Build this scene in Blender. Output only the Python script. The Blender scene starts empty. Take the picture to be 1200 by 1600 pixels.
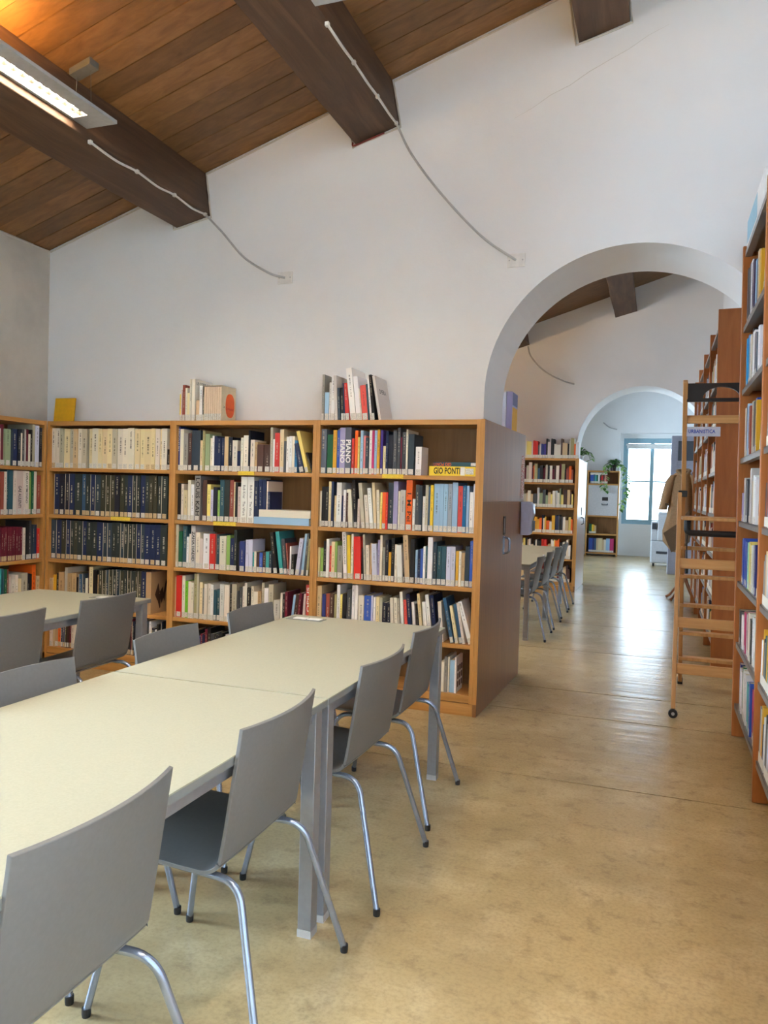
import bpy, bmesh, math, random
from mathutils import Matrix, Vector

# ------------------------------------------------------------------ camera, world, sun, exposure
S = bpy.context.scene
C = S.collection
cam_data = bpy.data.cameras.new('camera')
cam = bpy.data.objects.new('camera', cam_data)
C.objects.link(cam)
S.camera = cam
cam_data.sensor_fit = 'VERTICAL'
cam_data.sensor_height = 36.0
cam_data.lens = 1203.75 / 1600 * 36.0
cam_data.clip_start = 0.02


def look(yaw, pitch, roll):
    cy, sy = math.cos(yaw), math.sin(yaw)
    f = Vector((sy * math.cos(pitch), cy * math.cos(pitch), math.sin(pitch)))
    r = Vector((cy, -sy, 0))
    u = r.cross(f)
    r2 = r * math.cos(roll) + u * math.sin(roll)
    u2 = -r * math.sin(roll) + u * math.cos(roll)
    return Matrix((r2, u2, -f)).transposed()


cam.matrix_world = Matrix.Translation((0, 0, 1.45)) @ look(math.radians(-19.531), math.radians(-1.543), math.radians(1.636)).to_4x4()

SKY = 8.0
world = bpy.data.worlds.new('daylight')
S.world = world
world.use_nodes = True
bgn = world.node_tree.nodes['Background']
bgn.inputs['Color'].default_value = (0.66, 0.84, 1.0, 1)
bgn.inputs['Strength'].default_value = SKY

sun_d = bpy.data.lights.new('sun', 'SUN')
sun_d.energy = 30.0
sun_d.angle = 0.02
sun_d.color = (1.0, 0.95, 0.86)
sun = bpy.data.objects.new('sun', sun_d)
C.objects.link(sun)
sun.rotation_euler = Vector((0.12, -0.42, -1.0)).to_track_quat('-Z', 'Y').to_euler()

LAMP = 60.0        # fluorescent tube radiance
S.view_settings.view_transform = 'Standard'
S.view_settings.look = 'None'
S.view_settings.gamma = 1.0
S.view_settings.use_curve_mapping = False
S.view_settings.exposure = 0.68

S.cycles.max_bounces = 8
S.cycles.adaptive_threshold = 0.02

RND = random.Random(7)


def portal(name, loc, size_x, size_y, direction):
    d = bpy.data.lights.new(name, 'AREA')
    d.shape = 'RECTANGLE'
    d.size, d.size_y = size_x, size_y
    d.energy = 1.0
    d.cycles.is_portal = True
    o = bpy.data.objects.new(name, d)
    C.objects.link(o)
    o.location = loc
    o.rotation_euler = Vector(direction).to_track_quat('-Z', 'Y').to_euler()


DAY = 53.0         # radiance of the bright side of the sky outside the window wall


def window_light(loc, size_x, size_y, direction, radiance):
    d = bpy.data.lights.new('window_daylight', 'AREA')
    d.shape = 'RECTANGLE'
    d.size, d.size_y = size_x, size_y
    d.energy = radiance * math.pi * size_x * size_y
    d.color = (0.58, 0.79, 1.0)
    o = bpy.data.objects.new('window_daylight', d)
    C.objects.link(o)
    o.location = loc
    o.rotation_euler = Vector(direction).to_track_quat('-Z', 'Y').to_euler()


# ------------------------------------------------------------------ helpers
def lin(r, g, b):
    f = lambda c: (c / 255 / 12.92) if c / 255 <= 0.04045 else ((c / 255 + 0.055) / 1.055) ** 2.4
    return (f(r), f(g), f(b), 1.0)


class MB:
    """collects faces; build() links them as one mesh object"""

    def __init__(self):
        self.v, self.f, self.m, self.uv = [], [], [], {}

    def poly(self, pts, mi=0):
        n = len(self.v)
        self.v += [tuple(p) for p in pts]
        self.f.append(tuple(range(n, n + len(pts))))
        self.m.append(mi)

    def box(self, x0, x1, y0, y1, z0, z1, mi=0, M=None):
        n = len(self.v)
        p = [(x0, y0, z0), (x1, y0, z0), (x1, y1, z0), (x0, y1, z0), (x0, y0, z1), (x1, y0, z1), (x1, y1, z1), (x0, y1, z1)]
        if M is not None:
            p = [tuple(M @ Vector(q)) for q in p]
        self.v += p
        for q in ((0, 3, 2, 1), (4, 5, 6, 7), (0, 1, 5, 4), (1, 2, 6, 5), (2, 3, 7, 6), (3, 0, 4, 7)):
            self.f.append(tuple(n + i for i in q))
            self.m.append(mi)
        return self

    def prism(self, pts, d, mi=0):
        """pts: 3-D polygon, extruded by vector d (polygon normal should oppose d)"""
        n, k = len(self.v), len(pts)
        d = Vector(d)
        self.v += [tuple(p) for p in pts] + [tuple(Vector(p) + d) for p in pts]
        self.f.append(tuple(range(n, n + k)))
        self.f.append(tuple(range(n + 2 * k - 1, n + k - 1, -1)))
        self.m += [mi, mi]
        for i in range(k):
            j = (i + 1) % k
            self.f.append((n + j, n + i, n + k + i, n + k + j))
            self.m.append(mi)
        return self

    def tube(self, path, r, seg=10, mi=0, cap=True):
        path = [Vector(p) for p in path]
        rs = r if isinstance(r, (list, tuple)) else [r] * len(path)
        n = len(self.v)
        up = None
        for i, p in enumerate(path):
            a = path[max(i - 1, 0)]
            b = path[min(i + 1, len(path) - 1)]
            t = (b - a).normalized()
            if up is None:
                up = Vector((0, 0, 1)) if abs(t.z) < 0.9 else Vector((1, 0, 0))
            s = t.cross(up).normalized()
            up = s.cross(t).normalized()
            for k in range(seg):
                w = 2 * math.pi * k / seg
                self.v.append(tuple(p + (s * math.cos(w) + up * math.sin(w)) * rs[i]))
        for i in range(len(path) - 1):
            for k in range(seg):
                k2 = (k + 1) % seg
                self.f.append((n + i * seg + k, n + i * seg + k2, n + (i + 1) * seg + k2, n + (i + 1) * seg + k))
                self.m.append(mi)
        if cap:
            self.f.append(tuple(n + k for k in reversed(range(seg))))
            self.f.append(tuple(n + (len(path) - 1) * seg + k for k in range(seg)))
            self.m += [mi, mi]
        return self

    def lathe(self, prof, c, seg=20, mi=0):
        n = len(self.v)
        for (r, z) in prof:
            for k in range(seg):
                w = 2 * math.pi * k / seg
                self.v.append((c[0] + r * math.cos(w), c[1] + r * math.sin(w), c[2] + z))
        for i in range(len(prof) - 1):
            for k in range(seg):
                k2 = (k + 1) % seg
                self.f.append((n + i * seg + k, n + i * seg + k2, n + (i + 1) * seg + k2, n + (i + 1) * seg + k))
                self.m.append(mi)
        self.f.append(tuple(n + k for k in reversed(range(seg))))
        self.f.append(tuple(n + (len(prof) - 1) * seg + k for k in range(seg)))
        self.m += [mi, mi]
        return self

    def mesh(self, name, mats):
        me = bpy.data.meshes.new(name)
        me.from_pydata(self.v, [], self.f)
        for m in (mats if isinstance(mats, (list, tuple)) else [mats]):
            me.materials.append(m)
        if any(self.m):
            me.polygons.foreach_set('material_index', self.m)
        return me

    def build(self, name, mats, parent=None, smooth=False, bevel=0.0, loc=None):
        me = self.mesh(name, mats)
        if smooth:
            me.polygons.foreach_set('use_smooth', [True] * len(me.polygons))
            me.set_sharp_from_angle(angle=math.radians(40))
        o = bpy.data.objects.new(name, me)
        C.objects.link(o)
        o.parent = parent
        if loc is not None:
            o.location = loc
        if bevel:
            b = o.modifiers.new('bevel', 'BEVEL')
            b.width = bevel
            b.segments = 2
            b.limit_method = 'ANGLE'
        return o


def tag(o, label=None, cat=None, group=None, kind=None):
    if label:
        o['label'] = label
    if cat:
        o['category'] = cat
    if group:
        o['group'] = group
    if kind:
        o['kind'] = kind
    return o


def empty(name, loc=(0, 0, 0), rz=0.0):
    o = bpy.data.objects.new(name, None)
    C.objects.link(o)
    o.location = loc
    o.rotation_euler = (0, 0, rz)
    o.empty_display_size = 0.1
    return o


def copy_tree(o, parent=None):
    c = o.copy()
    C.objects.link(c)
    c.parent = parent
    for ch in list(o.children):
        copy_tree(ch, c)
    return c


def arc(cx, cz, r, a0, a1, n):
    return [(cx + r * math.cos(math.radians(a0 + (a1 - a0) * i / n)), cz + r * math.sin(math.radians(a0 + (a1 - a0) * i / n))) for i in range(n + 1)]


def smooth_path(pts, n=8):
    """Catmull-Rom through 3-D points"""
    P = [Vector(p) for p in pts]
    P = [P[0] * 2 - P[1]] + P + [P[-1] * 2 - P[-2]]
    out = []
    for i in range(1, len(P) - 2):
        for k in range(n):
            t = k / n
            a, b, c, d = P[i - 1], P[i], P[i + 1], P[i + 2]
            out.append(0.5 * ((2 * b) + (c - a) * t + (2 * a - 5 * b + 4 * c - d) * t * t + (3 * b - a - 3 * c + d) * t ** 3))
    out.append(P[-2])
    return out


def bend_path(pts, r, n=6):
    """polyline with rounded corners"""
    P = [Vector(p) for p in pts]
    out = [P[0]]
    for i in range(1, len(P) - 1):
        a, b, c = P[i - 1], P[i], P[i + 1]
        d1, d2 = (a - b), (c - b)
        k = min(r, d1.length * 0.49, d2.length * 0.49)
        p1, p2 = b + d1.normalized() * k, b + d2.normalized() * k
        for j in range(n + 1):
            t = j / n
            out.append(p1 * (1 - t) ** 2 + b * 2 * t * (1 - t) + p2 * t * t)
    out.append(P[-1])
    return out


# ------------------------------------------------------------------ materials
def nodes_of(name):
    m = bpy.data.materials.new(name)
    m.use_nodes = True
    nt = m.node_tree
    return m, nt, nt.nodes['Principled BSDF']


def N(nt, kind, **kw):
    n = nt.nodes.new(kind)
    for k, v in kw.items():
        if k in n.inputs:
            n.inputs[k].default_value = v
        else:
            setattr(n, k, v)
    return n


def ramp(nt, stops):
    n = nt.nodes.new('ShaderNodeValToRGB')
    e = n.color_ramp.elements
    e[0].position, e[0].color = stops[0]
    e[1].position, e[1].color = stops[-1]
    for p, c in stops[1:-1]:
        x = e.new(p)
        x.color = c
    return n


def plain(name, rgb, rough=0.5, metal=0.0, var=0.06, scale=30.0, bump=0.0, coat=0.0, spec=0.5):
    """a nearly even colour with a faint procedural mottling"""
    m, nt, b = nodes_of(name)
    c = lin(*rgb)
    tc = N(nt, 'ShaderNodeTexCoord')
    nz = N(nt, 'ShaderNodeTexNoise', Scale=scale, Detail=3.0)
    nt.links.new(tc.outputs['Object'], nz.inputs['Vector'])
    r = ramp(nt, [(0.3, tuple(x * (1 - var) for x in c[:3]) + (1,)), (0.7, tuple(min(1, x * (1 + var)) for x in c[:3]) + (1,))])
    nt.links.new(nz.outputs['Fac'], r.inputs['Fac'])
    nt.links.new(r.outputs['Color'], b.inputs['Base Color'])
    b.inputs['Roughness'].default_value = rough
    b.inputs['Metallic'].default_value = metal
    b.inputs['Specular IOR Level'].default_value = spec
    b.inputs['Coat Weight'].default_value = coat
    if bump:
        bp = N(nt, 'ShaderNodeBump', Strength=bump, Distance=0.01)
        nt.links.new(nz.outputs['Fac'], bp.inputs['Height'])
        nt.links.new(bp.outputs['Normal'], b.inputs['Normal'])
    return m


def wood(name, dark, mid, light, axis='Z', scale=6.0, stretch=14.0, rough=0.42, per_object=0.12, spec=0.5, bump=0.05):
    m, nt, b = nodes_of(name)
    tc = N(nt, 'ShaderNodeTexCoord')
    mp = N(nt, 'ShaderNodeMapping')
    sc = [stretch, stretch, stretch]
    sc['XYZ'.index(axis)] = 1.0
    mp.inputs['Scale'].default_value = sc
    nt.links.new(tc.outputs['Object'], mp.inputs['Vector'])
    oi = N(nt, 'ShaderNodeObjectInfo')
    mul = N(nt, 'ShaderNodeMath', operation='MULTIPLY')
    mul.inputs[1].default_value = 37.0
    nt.links.new(oi.outputs['Random'], mul.inputs[0])
    nt.links.new(mul.outputs[0], mp.inputs['Location'])
    nz = N(nt, 'ShaderNodeTexNoise', Scale=scale * 0.25, Detail=6.0, Roughness=0.62, Distortion=0.6)
    nt.links.new(mp.outputs['Vector'], nz.inputs['Vector'])
    r = ramp(nt, [(0.25, lin(*dark)), (0.5, lin(*mid)), (0.78, lin(*light))])
    nt.links.new(nz.outputs['Fac'], r.inputs['Fac'])
    hs = N(nt, 'ShaderNodeHueSaturation')
    mr = N(nt, 'ShaderNodeMapRange')
    mr.inputs['To Min'].default_value = 1 - per_object
    mr.inputs['To Max'].default_value = 1 + per_object
    nt.links.new(oi.outputs['Random'], mr.inputs['Value'])
    nt.links.new(mr.outputs['Result'], hs.inputs['Value'])
    nt.links.new(r.outputs['Color'], hs.inputs['Color'])
    nt.links.new(hs.outputs['Color'], b.inputs['Base Color'])
    b.inputs['Roughness'].default_value = rough
    b.inputs['Specular IOR Level'].default_value = spec
    bp = N(nt, 'ShaderNodeBump', Strength=bump, Distance=0.01)
    nt.links.new(nz.outputs['Fac'], bp.inputs['Height'])
    nt.links.new(bp.outputs['Normal'], b.inputs['Normal'])
    return m


def emitter(name, rgb, strength):
    m, nt, b = nodes_of(name)
    b.inputs['Base Color'].default_value = (0.8, 0.8, 0.8, 1)
    b.inputs['Emission Color'].default_value = lin(*rgb)
    b.inputs['Emission Strength'].default_value = strength
    return m


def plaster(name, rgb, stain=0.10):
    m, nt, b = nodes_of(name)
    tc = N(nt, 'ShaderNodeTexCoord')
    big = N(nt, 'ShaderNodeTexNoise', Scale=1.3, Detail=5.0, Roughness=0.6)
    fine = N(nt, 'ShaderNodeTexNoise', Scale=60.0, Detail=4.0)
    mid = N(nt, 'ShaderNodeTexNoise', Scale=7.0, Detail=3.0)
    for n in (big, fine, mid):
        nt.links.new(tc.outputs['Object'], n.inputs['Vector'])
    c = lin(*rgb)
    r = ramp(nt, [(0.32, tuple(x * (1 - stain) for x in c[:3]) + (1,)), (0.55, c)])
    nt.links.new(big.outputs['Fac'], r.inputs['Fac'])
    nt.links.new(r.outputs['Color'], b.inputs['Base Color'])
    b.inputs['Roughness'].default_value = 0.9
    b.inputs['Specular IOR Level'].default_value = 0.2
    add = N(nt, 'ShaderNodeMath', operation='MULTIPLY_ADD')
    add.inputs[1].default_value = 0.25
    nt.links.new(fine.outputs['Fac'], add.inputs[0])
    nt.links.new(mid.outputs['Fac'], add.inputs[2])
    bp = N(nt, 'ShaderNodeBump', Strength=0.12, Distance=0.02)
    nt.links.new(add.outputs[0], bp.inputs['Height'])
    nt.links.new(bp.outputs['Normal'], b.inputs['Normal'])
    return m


def concrete(name):
    """polished screed: soft clouds, fine speckle, faint trowel streaks that break up the reflections"""
    m, nt, b = nodes_of(name)
    geo = N(nt, 'ShaderNodeNewGeometry')

    def noise(scale, detail, rough, vec=None):
        n = N(nt, 'ShaderNodeTexNoise', Scale=scale, Detail=detail, Roughness=rough)
        nt.links.new(vec or geo.outputs['Position'], n.inputs['Vector'])
        return n.outputs['Fac']

    def tint(src, colour, fac, lo, hi, light):
        mr = N(nt, 'ShaderNodeMapRange', interpolation_type='SMOOTHSTEP')
        mr.inputs['From Min'].default_value = lo
        mr.inputs['From Max'].default_value = hi
        mr.inputs['To Min'].default_value = 0.0 if light else fac
        mr.inputs['To Max'].default_value = fac if light else 0.0
        nt.links.new(src, mr.inputs['Value'])
        mx = N(nt, 'ShaderNodeMixRGB')
        nt.links.new(mr.outputs['Result'], mx.inputs['Fac'])
        mx.inputs['Color2'].default_value = colour
        return mx

    m1 = tint(noise(0.7, 3.0, 0.5), lin(158, 138, 102), 0.8, 0.3, 0.65, False)
    m1.inputs['Color1'].default_value = lin(186, 163, 119)
    m2 = tint(noise(3.2, 6.0, 0.62), lin(204, 184, 144), 0.55, 0.42, 0.72, True)
    m3 = tint(noise(11.0, 6.0, 0.7), lin(132, 112, 84), 0.5, 0.30, 0.50, False)
    m4 = tint(noise(75.0, 3.0, 0.6), lin(140, 122, 92), 0.35, 0.30, 0.6, False)
    for p, q in ((m1, m2), (m2, m3), (m3, m4)):
        nt.links.new(p.outputs['Color'], q.inputs['Color1'])
    nt.links.new(m4.outputs['Color'], b.inputs['Base Color'])
    b.inputs['Roughness'].default_value = 0.24
    b.inputs['Specular IOR Level'].default_value = 0.34
    mp = N(nt, 'ShaderNodeMapping')
    mp.inputs['Scale'].default_value = (0.8, 6.0, 1.0)
    nt.links.new(geo.outputs['Position'], mp.inputs['Vector'])
    bp = N(nt, 'ShaderNodeBump', Strength=0.14, Distance=0.03)
    nt.links.new(noise(1.4, 4.0, 0.55, mp.outputs['Vector']), bp.inputs['Height'])
    nt.links.new(bp.outputs['Normal'], b.inputs['Normal'])
    return m


def book_cover(name, rough, print_amount):
    """colour comes from the object; a printed title runs along the spine (its UVs)"""
    m, nt, b = nodes_of(name)
    oi = N(nt, 'ShaderNodeObjectInfo')
    uv = N(nt, 'ShaderNodeUVMap')
    sp = N(nt, 'ShaderNodeSeparateXYZ')
    nt.links.new(uv.outputs['UV'], sp.inputs['Vector'])
    bw = N(nt, 'ShaderNodeRGBToBW')
    nt.links.new(oi.outputs['Color'], bw.inputs['Color'])
    dark = N(nt, 'ShaderNodeMath', operation='LESS_THAN')
    dark.inputs[1].default_value = 0.2
    nt.links.new(bw.outputs['Val'], dark.inputs[0])
    ink = N(nt, 'ShaderNodeMixRGB')
    ink.inputs['Color1'].default_value = lin(52, 46, 44)
    ink.inputs['Color2'].default_value = lin(205, 196, 172)
    nt.links.new(dark.outputs[0], ink.inputs['Fac'])

    def band(val, lo, hi):
        a = N(nt, 'ShaderNodeMath', operation='GREATER_THAN')
        a.inputs[1].default_value = lo
        c = N(nt, 'ShaderNodeMath', operation='LESS_THAN')
        c.inputs[1].default_value = hi
        d = N(nt, 'ShaderNodeMath', operation='MULTIPLY')
        nt.links.new(val, a.inputs[0])
        nt.links.new(val, c.inputs[0])
        nt.links.new(a.outputs[0], d.inputs[0])
        nt.links.new(c.outputs[0], d.inputs[1])
        return d.outputs[0]

    off = N(nt, 'ShaderNodeMath', operation='MULTIPLY_ADD')
    off.inputs[1].default_value = 0.3
    nt.links.new(oi.outputs['Random'], off.inputs[0])
    nt.links.new(sp.outputs['Y'], off.inputs[2])
    cross = band(sp.outputs['X'], 0.38, 0.62)
    along = band(off.outputs[0], 0.55, 0.98)
    cmb = N(nt, 'ShaderNodeCombineXYZ')
    s1 = N(nt, 'ShaderNodeMath', operation='MULTIPLY')
    s1.inputs[1].default_value = 70.0
    s2 = N(nt, 'ShaderNodeMath', operation='MULTIPLY')
    s2.inputs[1].default_value = 91.0
    nt.links.new(sp.outputs['Y'], s1.inputs[0])
    nt.links.new(oi.outputs['Random'], s2.inputs[0])
    nt.links.new(s1.outputs[0], cmb.inputs['X'])
    nt.links.new(s2.outputs[0], cmb.inputs['Y'])
    nt.links.new(sp.outputs['X'], cmb.inputs['Z'])
    nz = N(nt, 'ShaderNodeTexNoise', Scale=1.0, Detail=1.0)
    nt.links.new(cmb.outputs[0], nz.inputs['Vector'])
    let = N(nt, 'ShaderNodeMath', operation='GREATER_THAN')
    let.inputs[1].default_value = 0.5
    nt.links.new(nz.outputs['Fac'], let.inputs[0])
    acc = None
    for s in (cross, along, let.outputs[0]):
        if acc is None:
            acc = s
        else:
            mu = N(nt, 'ShaderNodeMath', operation='MULTIPLY')
            nt.links.new(acc, mu.inputs[0])
            nt.links.new(s, mu.inputs[1])
            acc = mu.outputs[0]
    am = N(nt, 'ShaderNodeMath', operation='MULTIPLY')
    am.inputs[1].default_value = print_amount
    nt.links.new(acc, am.inputs[0])
    mx = N(nt, 'ShaderNodeMixRGB')
    nt.links.new(am.outputs[0], mx.inputs['Fac'])
    nt.links.new(oi.outputs['Color'], mx.inputs['Color1'])
    nt.links.new(ink.outputs['Color'], mx.inputs['Color2'])
    nt.links.new(mx.outputs['Color'], b.inputs['Base Color'])
    b.inputs['Roughness'].default_value = rough
    b.inputs['Specular IOR Level'].default_value = 0.4
    return m


def printed(name, paper, ink, sx, sz, thr=0.55, rough=0.6):
    """paper with small rows of print"""
    m, nt, b = nodes_of(name)
    tc = N(nt, 'ShaderNodeTexCoord')
    mp = N(nt, 'ShaderNodeMapping')
    mp.inputs['Scale'].default_value = (sx, sx, sz)
    nt.links.new(tc.outputs['Object'], mp.inputs['Vector'])
    nz = N(nt, 'ShaderNodeTexNoise', Scale=1.0, Detail=1.0)
    nt.links.new(mp.outputs['Vector'], nz.inputs['Vector'])
    r = ramp(nt, [(thr, lin(*paper)), (thr + 0.06, lin(*ink))])
    nt.links.new(nz.outputs['Fac'], r.inputs['Fac'])
    nt.links.new(r.outputs['Color'], b.inputs['Base Color'])
    b.inputs['Roughness'].default_value = rough
    return m


def stuff_colour(name):
    m, nt, b = nodes_of(name)
    a = N(nt, 'ShaderNodeAttribute', attribute_name='cover')
    nt.links.new(a.outputs['Color'], b.inputs['Base Color'])
    b.inputs['Roughness'].default_value = 0.5
    return m


M = {}
M['wall'] = plaster('wall_plaster', (234, 234, 234), 0.04)
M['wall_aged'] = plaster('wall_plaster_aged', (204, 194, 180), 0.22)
M['floor'] = concrete('polished_concrete')
M['joint'] = plain('joint_filler', (84, 74, 60), 0.7)
M['ply'] = wood('plank_wood', (104, 70, 36), (126, 88, 48), (146, 104, 60), 'X', 3.0, 22.0, 0.5, 0.26)
M['beam'] = wood('beam_wood', (58, 40, 28), (84, 59, 40), (112, 82, 58), 'Y', 5.0, 10.0, 0.6, 0.08, bump=0.4)
M['oak_v'] = wood('oak_upright', (168, 116, 56), (190, 136, 72), (208, 156, 92), 'Z', 7.0, 16.0, 0.4, 0.04)
M['oak_x'] = wood('oak_shelf_along', (168, 116, 56), (190, 136, 72), (208, 156, 92), 'X', 7.0, 16.0, 0.4, 0.05)
M['oak_y'] = wood('oak_shelf_across', (168, 116, 56), (190, 136, 72), (208, 156, 92), 'Y', 7.0, 16.0, 0.4, 0.05)
M['oak_back'] = wood('oak_back_panel', (120, 86, 48), (140, 102, 60), (156, 116, 72), 'Z', 5.0, 12.0, 0.55, 0.04)
M['laminate'] = wood('end_panel_laminate', (118, 78, 42), (138, 94, 54), (154, 108, 64), 'Z', 4.0, 40.0, 0.3, 0.02, 0.5, 0.0)
M['cherry'] = wood('reddish_board', (150, 86, 38), (168, 100, 48), (184, 116, 60), 'Z', 5.0, 10.0, 0.38, 0.04, 0.5, 0.02)
M['beech'] = wood('beech_ladder', (176, 126, 72), (198, 148, 92), (214, 168, 112), 'Z', 7.0, 16.0, 0.4, 0.05)
M['steel_shelf'] = plain('grey_enamel', (138, 134, 130), 0.35, 0.3)
M['top'] = plain('table_laminate', (160, 157, 137), 0.36, 0.0, 0.05, 160.0, spec=0.5)
M['edge'] = plain('table_edge', (122, 124, 122), 0.5)
M['alu'] = plain('aluminium_paint', (150, 152, 158), 0.36, 0.55)
M['chrome'] = plain('chair_tube', (158, 170, 192), 0.25, 0.75)  # blue cast of the daylight is tinted into this metal colour
M['shell'] = plain('grey_shell', (108, 108, 108), 0.42, 0.0, 0.04, 90.0)
M['rubber'] = plain('black_rubber', (26, 26, 28), 0.6)
M['black'] = plain('black_plastic', (22, 22, 25), 0.4)
M['lamp'] = plain('lamp_enamel', (176, 178, 178), 0.4, 0.2)
M['lamp_dark'] = plain('canopy_grey', (120, 118, 108), 0.4, 0.3)
M['louvre'] = plain('louvre_metal', (60, 56, 46), 0.45, 0.2)
M['reflector'] = plain('reflector_metal', (225, 222, 210), 0.25, 0.6)
M['tube_light'] = emitter('fluorescent_tube', (255, 241, 216), LAMP)
M['up_light'] = emitter('fluorescent_up', (255, 190, 100), LAMP * 1.0)
M['cable'] = plain('white_conduit', (206, 202, 196), 0.45)
M['grey_cable'] = plain('grey_conduit', (178, 178, 178), 0.4, 0.1)
M['plate'] = plain('white_plate', (226, 224, 220), 0.5)
M['trim'] = plain('white_rope_trim', (206, 198, 186), 0.8)
M['cloth'] = book_cover('book_cloth', 0.62, 0.75)
M['gloss'] = book_cover('book_jacket', 0.32, 0.6)
M['blank'] = book_cover('book_plain', 0.42, 0.0)
M['pages'] = plain('book_pages', (226, 214, 188), 0.8, 0, 0.05, 200.0)
M['call'] = printed('call_number_label', (228, 224, 214), (120, 112, 108), 300.0, 700.0, 0.55)
M['call_tan'] = printed('aged_call_label', (216, 190, 146), (128, 96, 66), 300.0, 700.0, 0.55)
M['strip'] = printed('shelf_strip_print', (240, 208, 70), (90, 74, 30), 220.0, 900.0, 0.62)
M['frame_blue'] = plain('window_frame_blue', (150, 184, 198), 0.5)
M['white_paint'] = plain('white_paint', (230, 230, 228), 0.5)
M['ink_black'] = plain('black_ink', (22, 22, 24), 0.6)
M['ink_white'] = plain('white_ink', (238, 236, 232), 0.6)
M['ink_red'] = plain('red_ink', (190, 40, 30), 0.6)
M['ink_orange'] = plain('orange_ink', (226, 96, 40), 0.6)
M['ink_brown'] = plain('brown_ink', (70, 44, 28), 0.6)
M['ink_yellow'] = plain('yellow_ink', (232, 196, 60), 0.6)
M['ink_blue'] = plain('blue_ink', (40, 70, 170), 0.5)
M['yellow_card'] = plain('yellow_card', (226, 172, 24), 0.6)
M['lavender'] = plain('dispenser_plastic', (178, 180, 206), 0.3)
M['copier'] = plain('copier_plastic', (186, 186, 188), 0.5)
M['copier_dark'] = plain('copier_dark', (60, 62, 68), 0.5)
M['cabinet'] = plain('grey_cabinet', (142, 140, 152), 0.5)
M['coat'] = plain('trench_cloth', (172, 140, 104), 0.85, 0, 0.1, 40.0, 0.1)
M['coat_in'] = plain('coat_lining', (112, 92, 70), 0.9)
M['bent'] = wood('bentwood', (120, 70, 36), (146, 88, 48), (164, 104, 60), 'Z', 7.0, 12.0, 0.35)
M['leaf'] = plain('leaf_green', (70, 118, 50), 0.5, 0, 0.3, 20.0)
M['leaf_pale'] = plain('leaf_pale', (150, 190, 110), 0.5, 0, 0.2, 20.0)
M['pot'] = plain('dark_pot', (44, 30, 30), 0.5)
M['pot_white'] = plain('white_pot', (226, 226, 226), 0.4)
M['stuff'] = stuff_colour('far_book_covers')
M['sticker'] = printed('notice_print', (216, 206, 198), (176, 60, 50), 30.0, 160.0, 0.5)
M['glass'], _nt, _b = nodes_of('window_glass')
_nt.nodes.remove(_b)
_tr = N(_nt, 'ShaderNodeBsdfTransparent')
_gl = N(_nt, 'ShaderNodeBsdfGlossy', Roughness=0.03)
_fr = N(_nt, 'ShaderNodeFresnel', IOR=1.45)
_mx = N(_nt, 'ShaderNodeMixShader')
_nt.links.new(_fr.outputs[0], _mx.inputs[0])
_nt.links.new(_tr.outputs[0], _mx.inputs[1])
_nt.links.new(_gl.outputs[0], _mx.inputs[2])
_nt.links.new(_mx.outputs[0], _nt.nodes['Material Output'].inputs['Surface'])

PAL = dict(cw=(232, 222, 204), cg=(190, 182, 160), cy=(228, 210, 164), ct=(212, 184, 142), wh=(240, 238, 236), wg=(206, 202, 196), bk=(30, 28, 30), nv=(26, 40, 78), dn=(26, 30, 46),
           dg=(44, 52, 50), ds=(48, 62, 74), ol=(60, 58, 42), st=(58, 92, 122), gn=(24, 92, 58), lg=(146, 180, 92), lm=(122, 200, 44), gy=(146, 142, 134), gd=(72, 74, 78), gs=(92, 98, 112),
           rd=(214, 46, 38), rb=(150, 72, 58), rc=(222, 84, 76), mr=(104, 24, 44), mg=(196, 52, 112), pk=(222, 132, 130), pw=(222, 204, 194), pr=(70, 52, 140), pd=(72, 58, 84), lp=(164, 156, 196),
           lv=(206, 206, 228), ib=(44, 54, 118), bl=(54, 88, 176), bt=(32, 104, 152), lb=(158, 192, 222), gl=(158, 168, 178), tl=(64, 164, 166), tk=(46, 84, 96), cn=(20, 150, 204), yl=(238, 206, 60),
           yc=(238, 216, 124), yo=(222, 166, 48), or_=(236, 104, 34), tn=(190, 156, 112), br=(78, 52, 46), od=(166, 158, 112), sg=(146, 162, 126), mt=(150, 216, 178))
PAL['or'] = PAL.pop('or_')
WORD = dict(cw='cream', cg='greyish cream', cy='pale yellow', ct='buff', wh='white', wg='light grey', bk='black', nv='navy', dn='blue-black', dg='dark green-grey', ds='slate grey', ol='dark olive', st='steel blue',
            gn='dark green', lg='sage green', lm='lime green', gy='grey', gd='charcoal', gs='blue-grey', rd='red', rb='brick brown', rc='coral red', mr='maroon', mg='magenta', pk='pink', pw='pinkish white', pr='purple',
            pd='dusky purple', lp='lilac', lv='pale lavender', ib='indigo', bl='blue', bt='petrol blue', lb='light blue', gl='silver grey', tl='teal', tk='dark teal', cn='cyan', yl='yellow', yc='soft yellow',
            yo='ochre', tn='tan', br='dark brown', od='khaki', sg='grey-green', mt='mint green')
WORD['or'] = 'orange'

# ------------------------------------------------------------------ the building
XL, XR = -4.90, 0.80
SL = 0.3205


def zr(x, drop=0.0):
    return 3.392 + SL * (x + 4.897) - drop


def struct(mb, name, mats, **kw):
    return tag(mb.build(name, mats, **kw), kind='structure')


# floor: dark joint bed with polished slabs on it
b = MB()
b.box(XL - 0.66, XR + 0.3, -6.9, 20.7, -0.12, -0.006)
floor = struct(b, 'floor', M['joint'])
joints = [-6.8, -3.8, -1.2, 1.39, 3.98, 5.21, 5.87, 7.43, 9.0, 10.6, 12.33, 13.0, 14.6, 16.2, 17.8, 19.4, 20.6]
for a, c in zip(joints, joints[1:]):
    s = MB()
    s.box(XL - 0.02, XR + 0.02, a + 0.006, c - 0.006, -0.05, 0.0)
    s.build('slab', M['floor'], floor)


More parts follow.
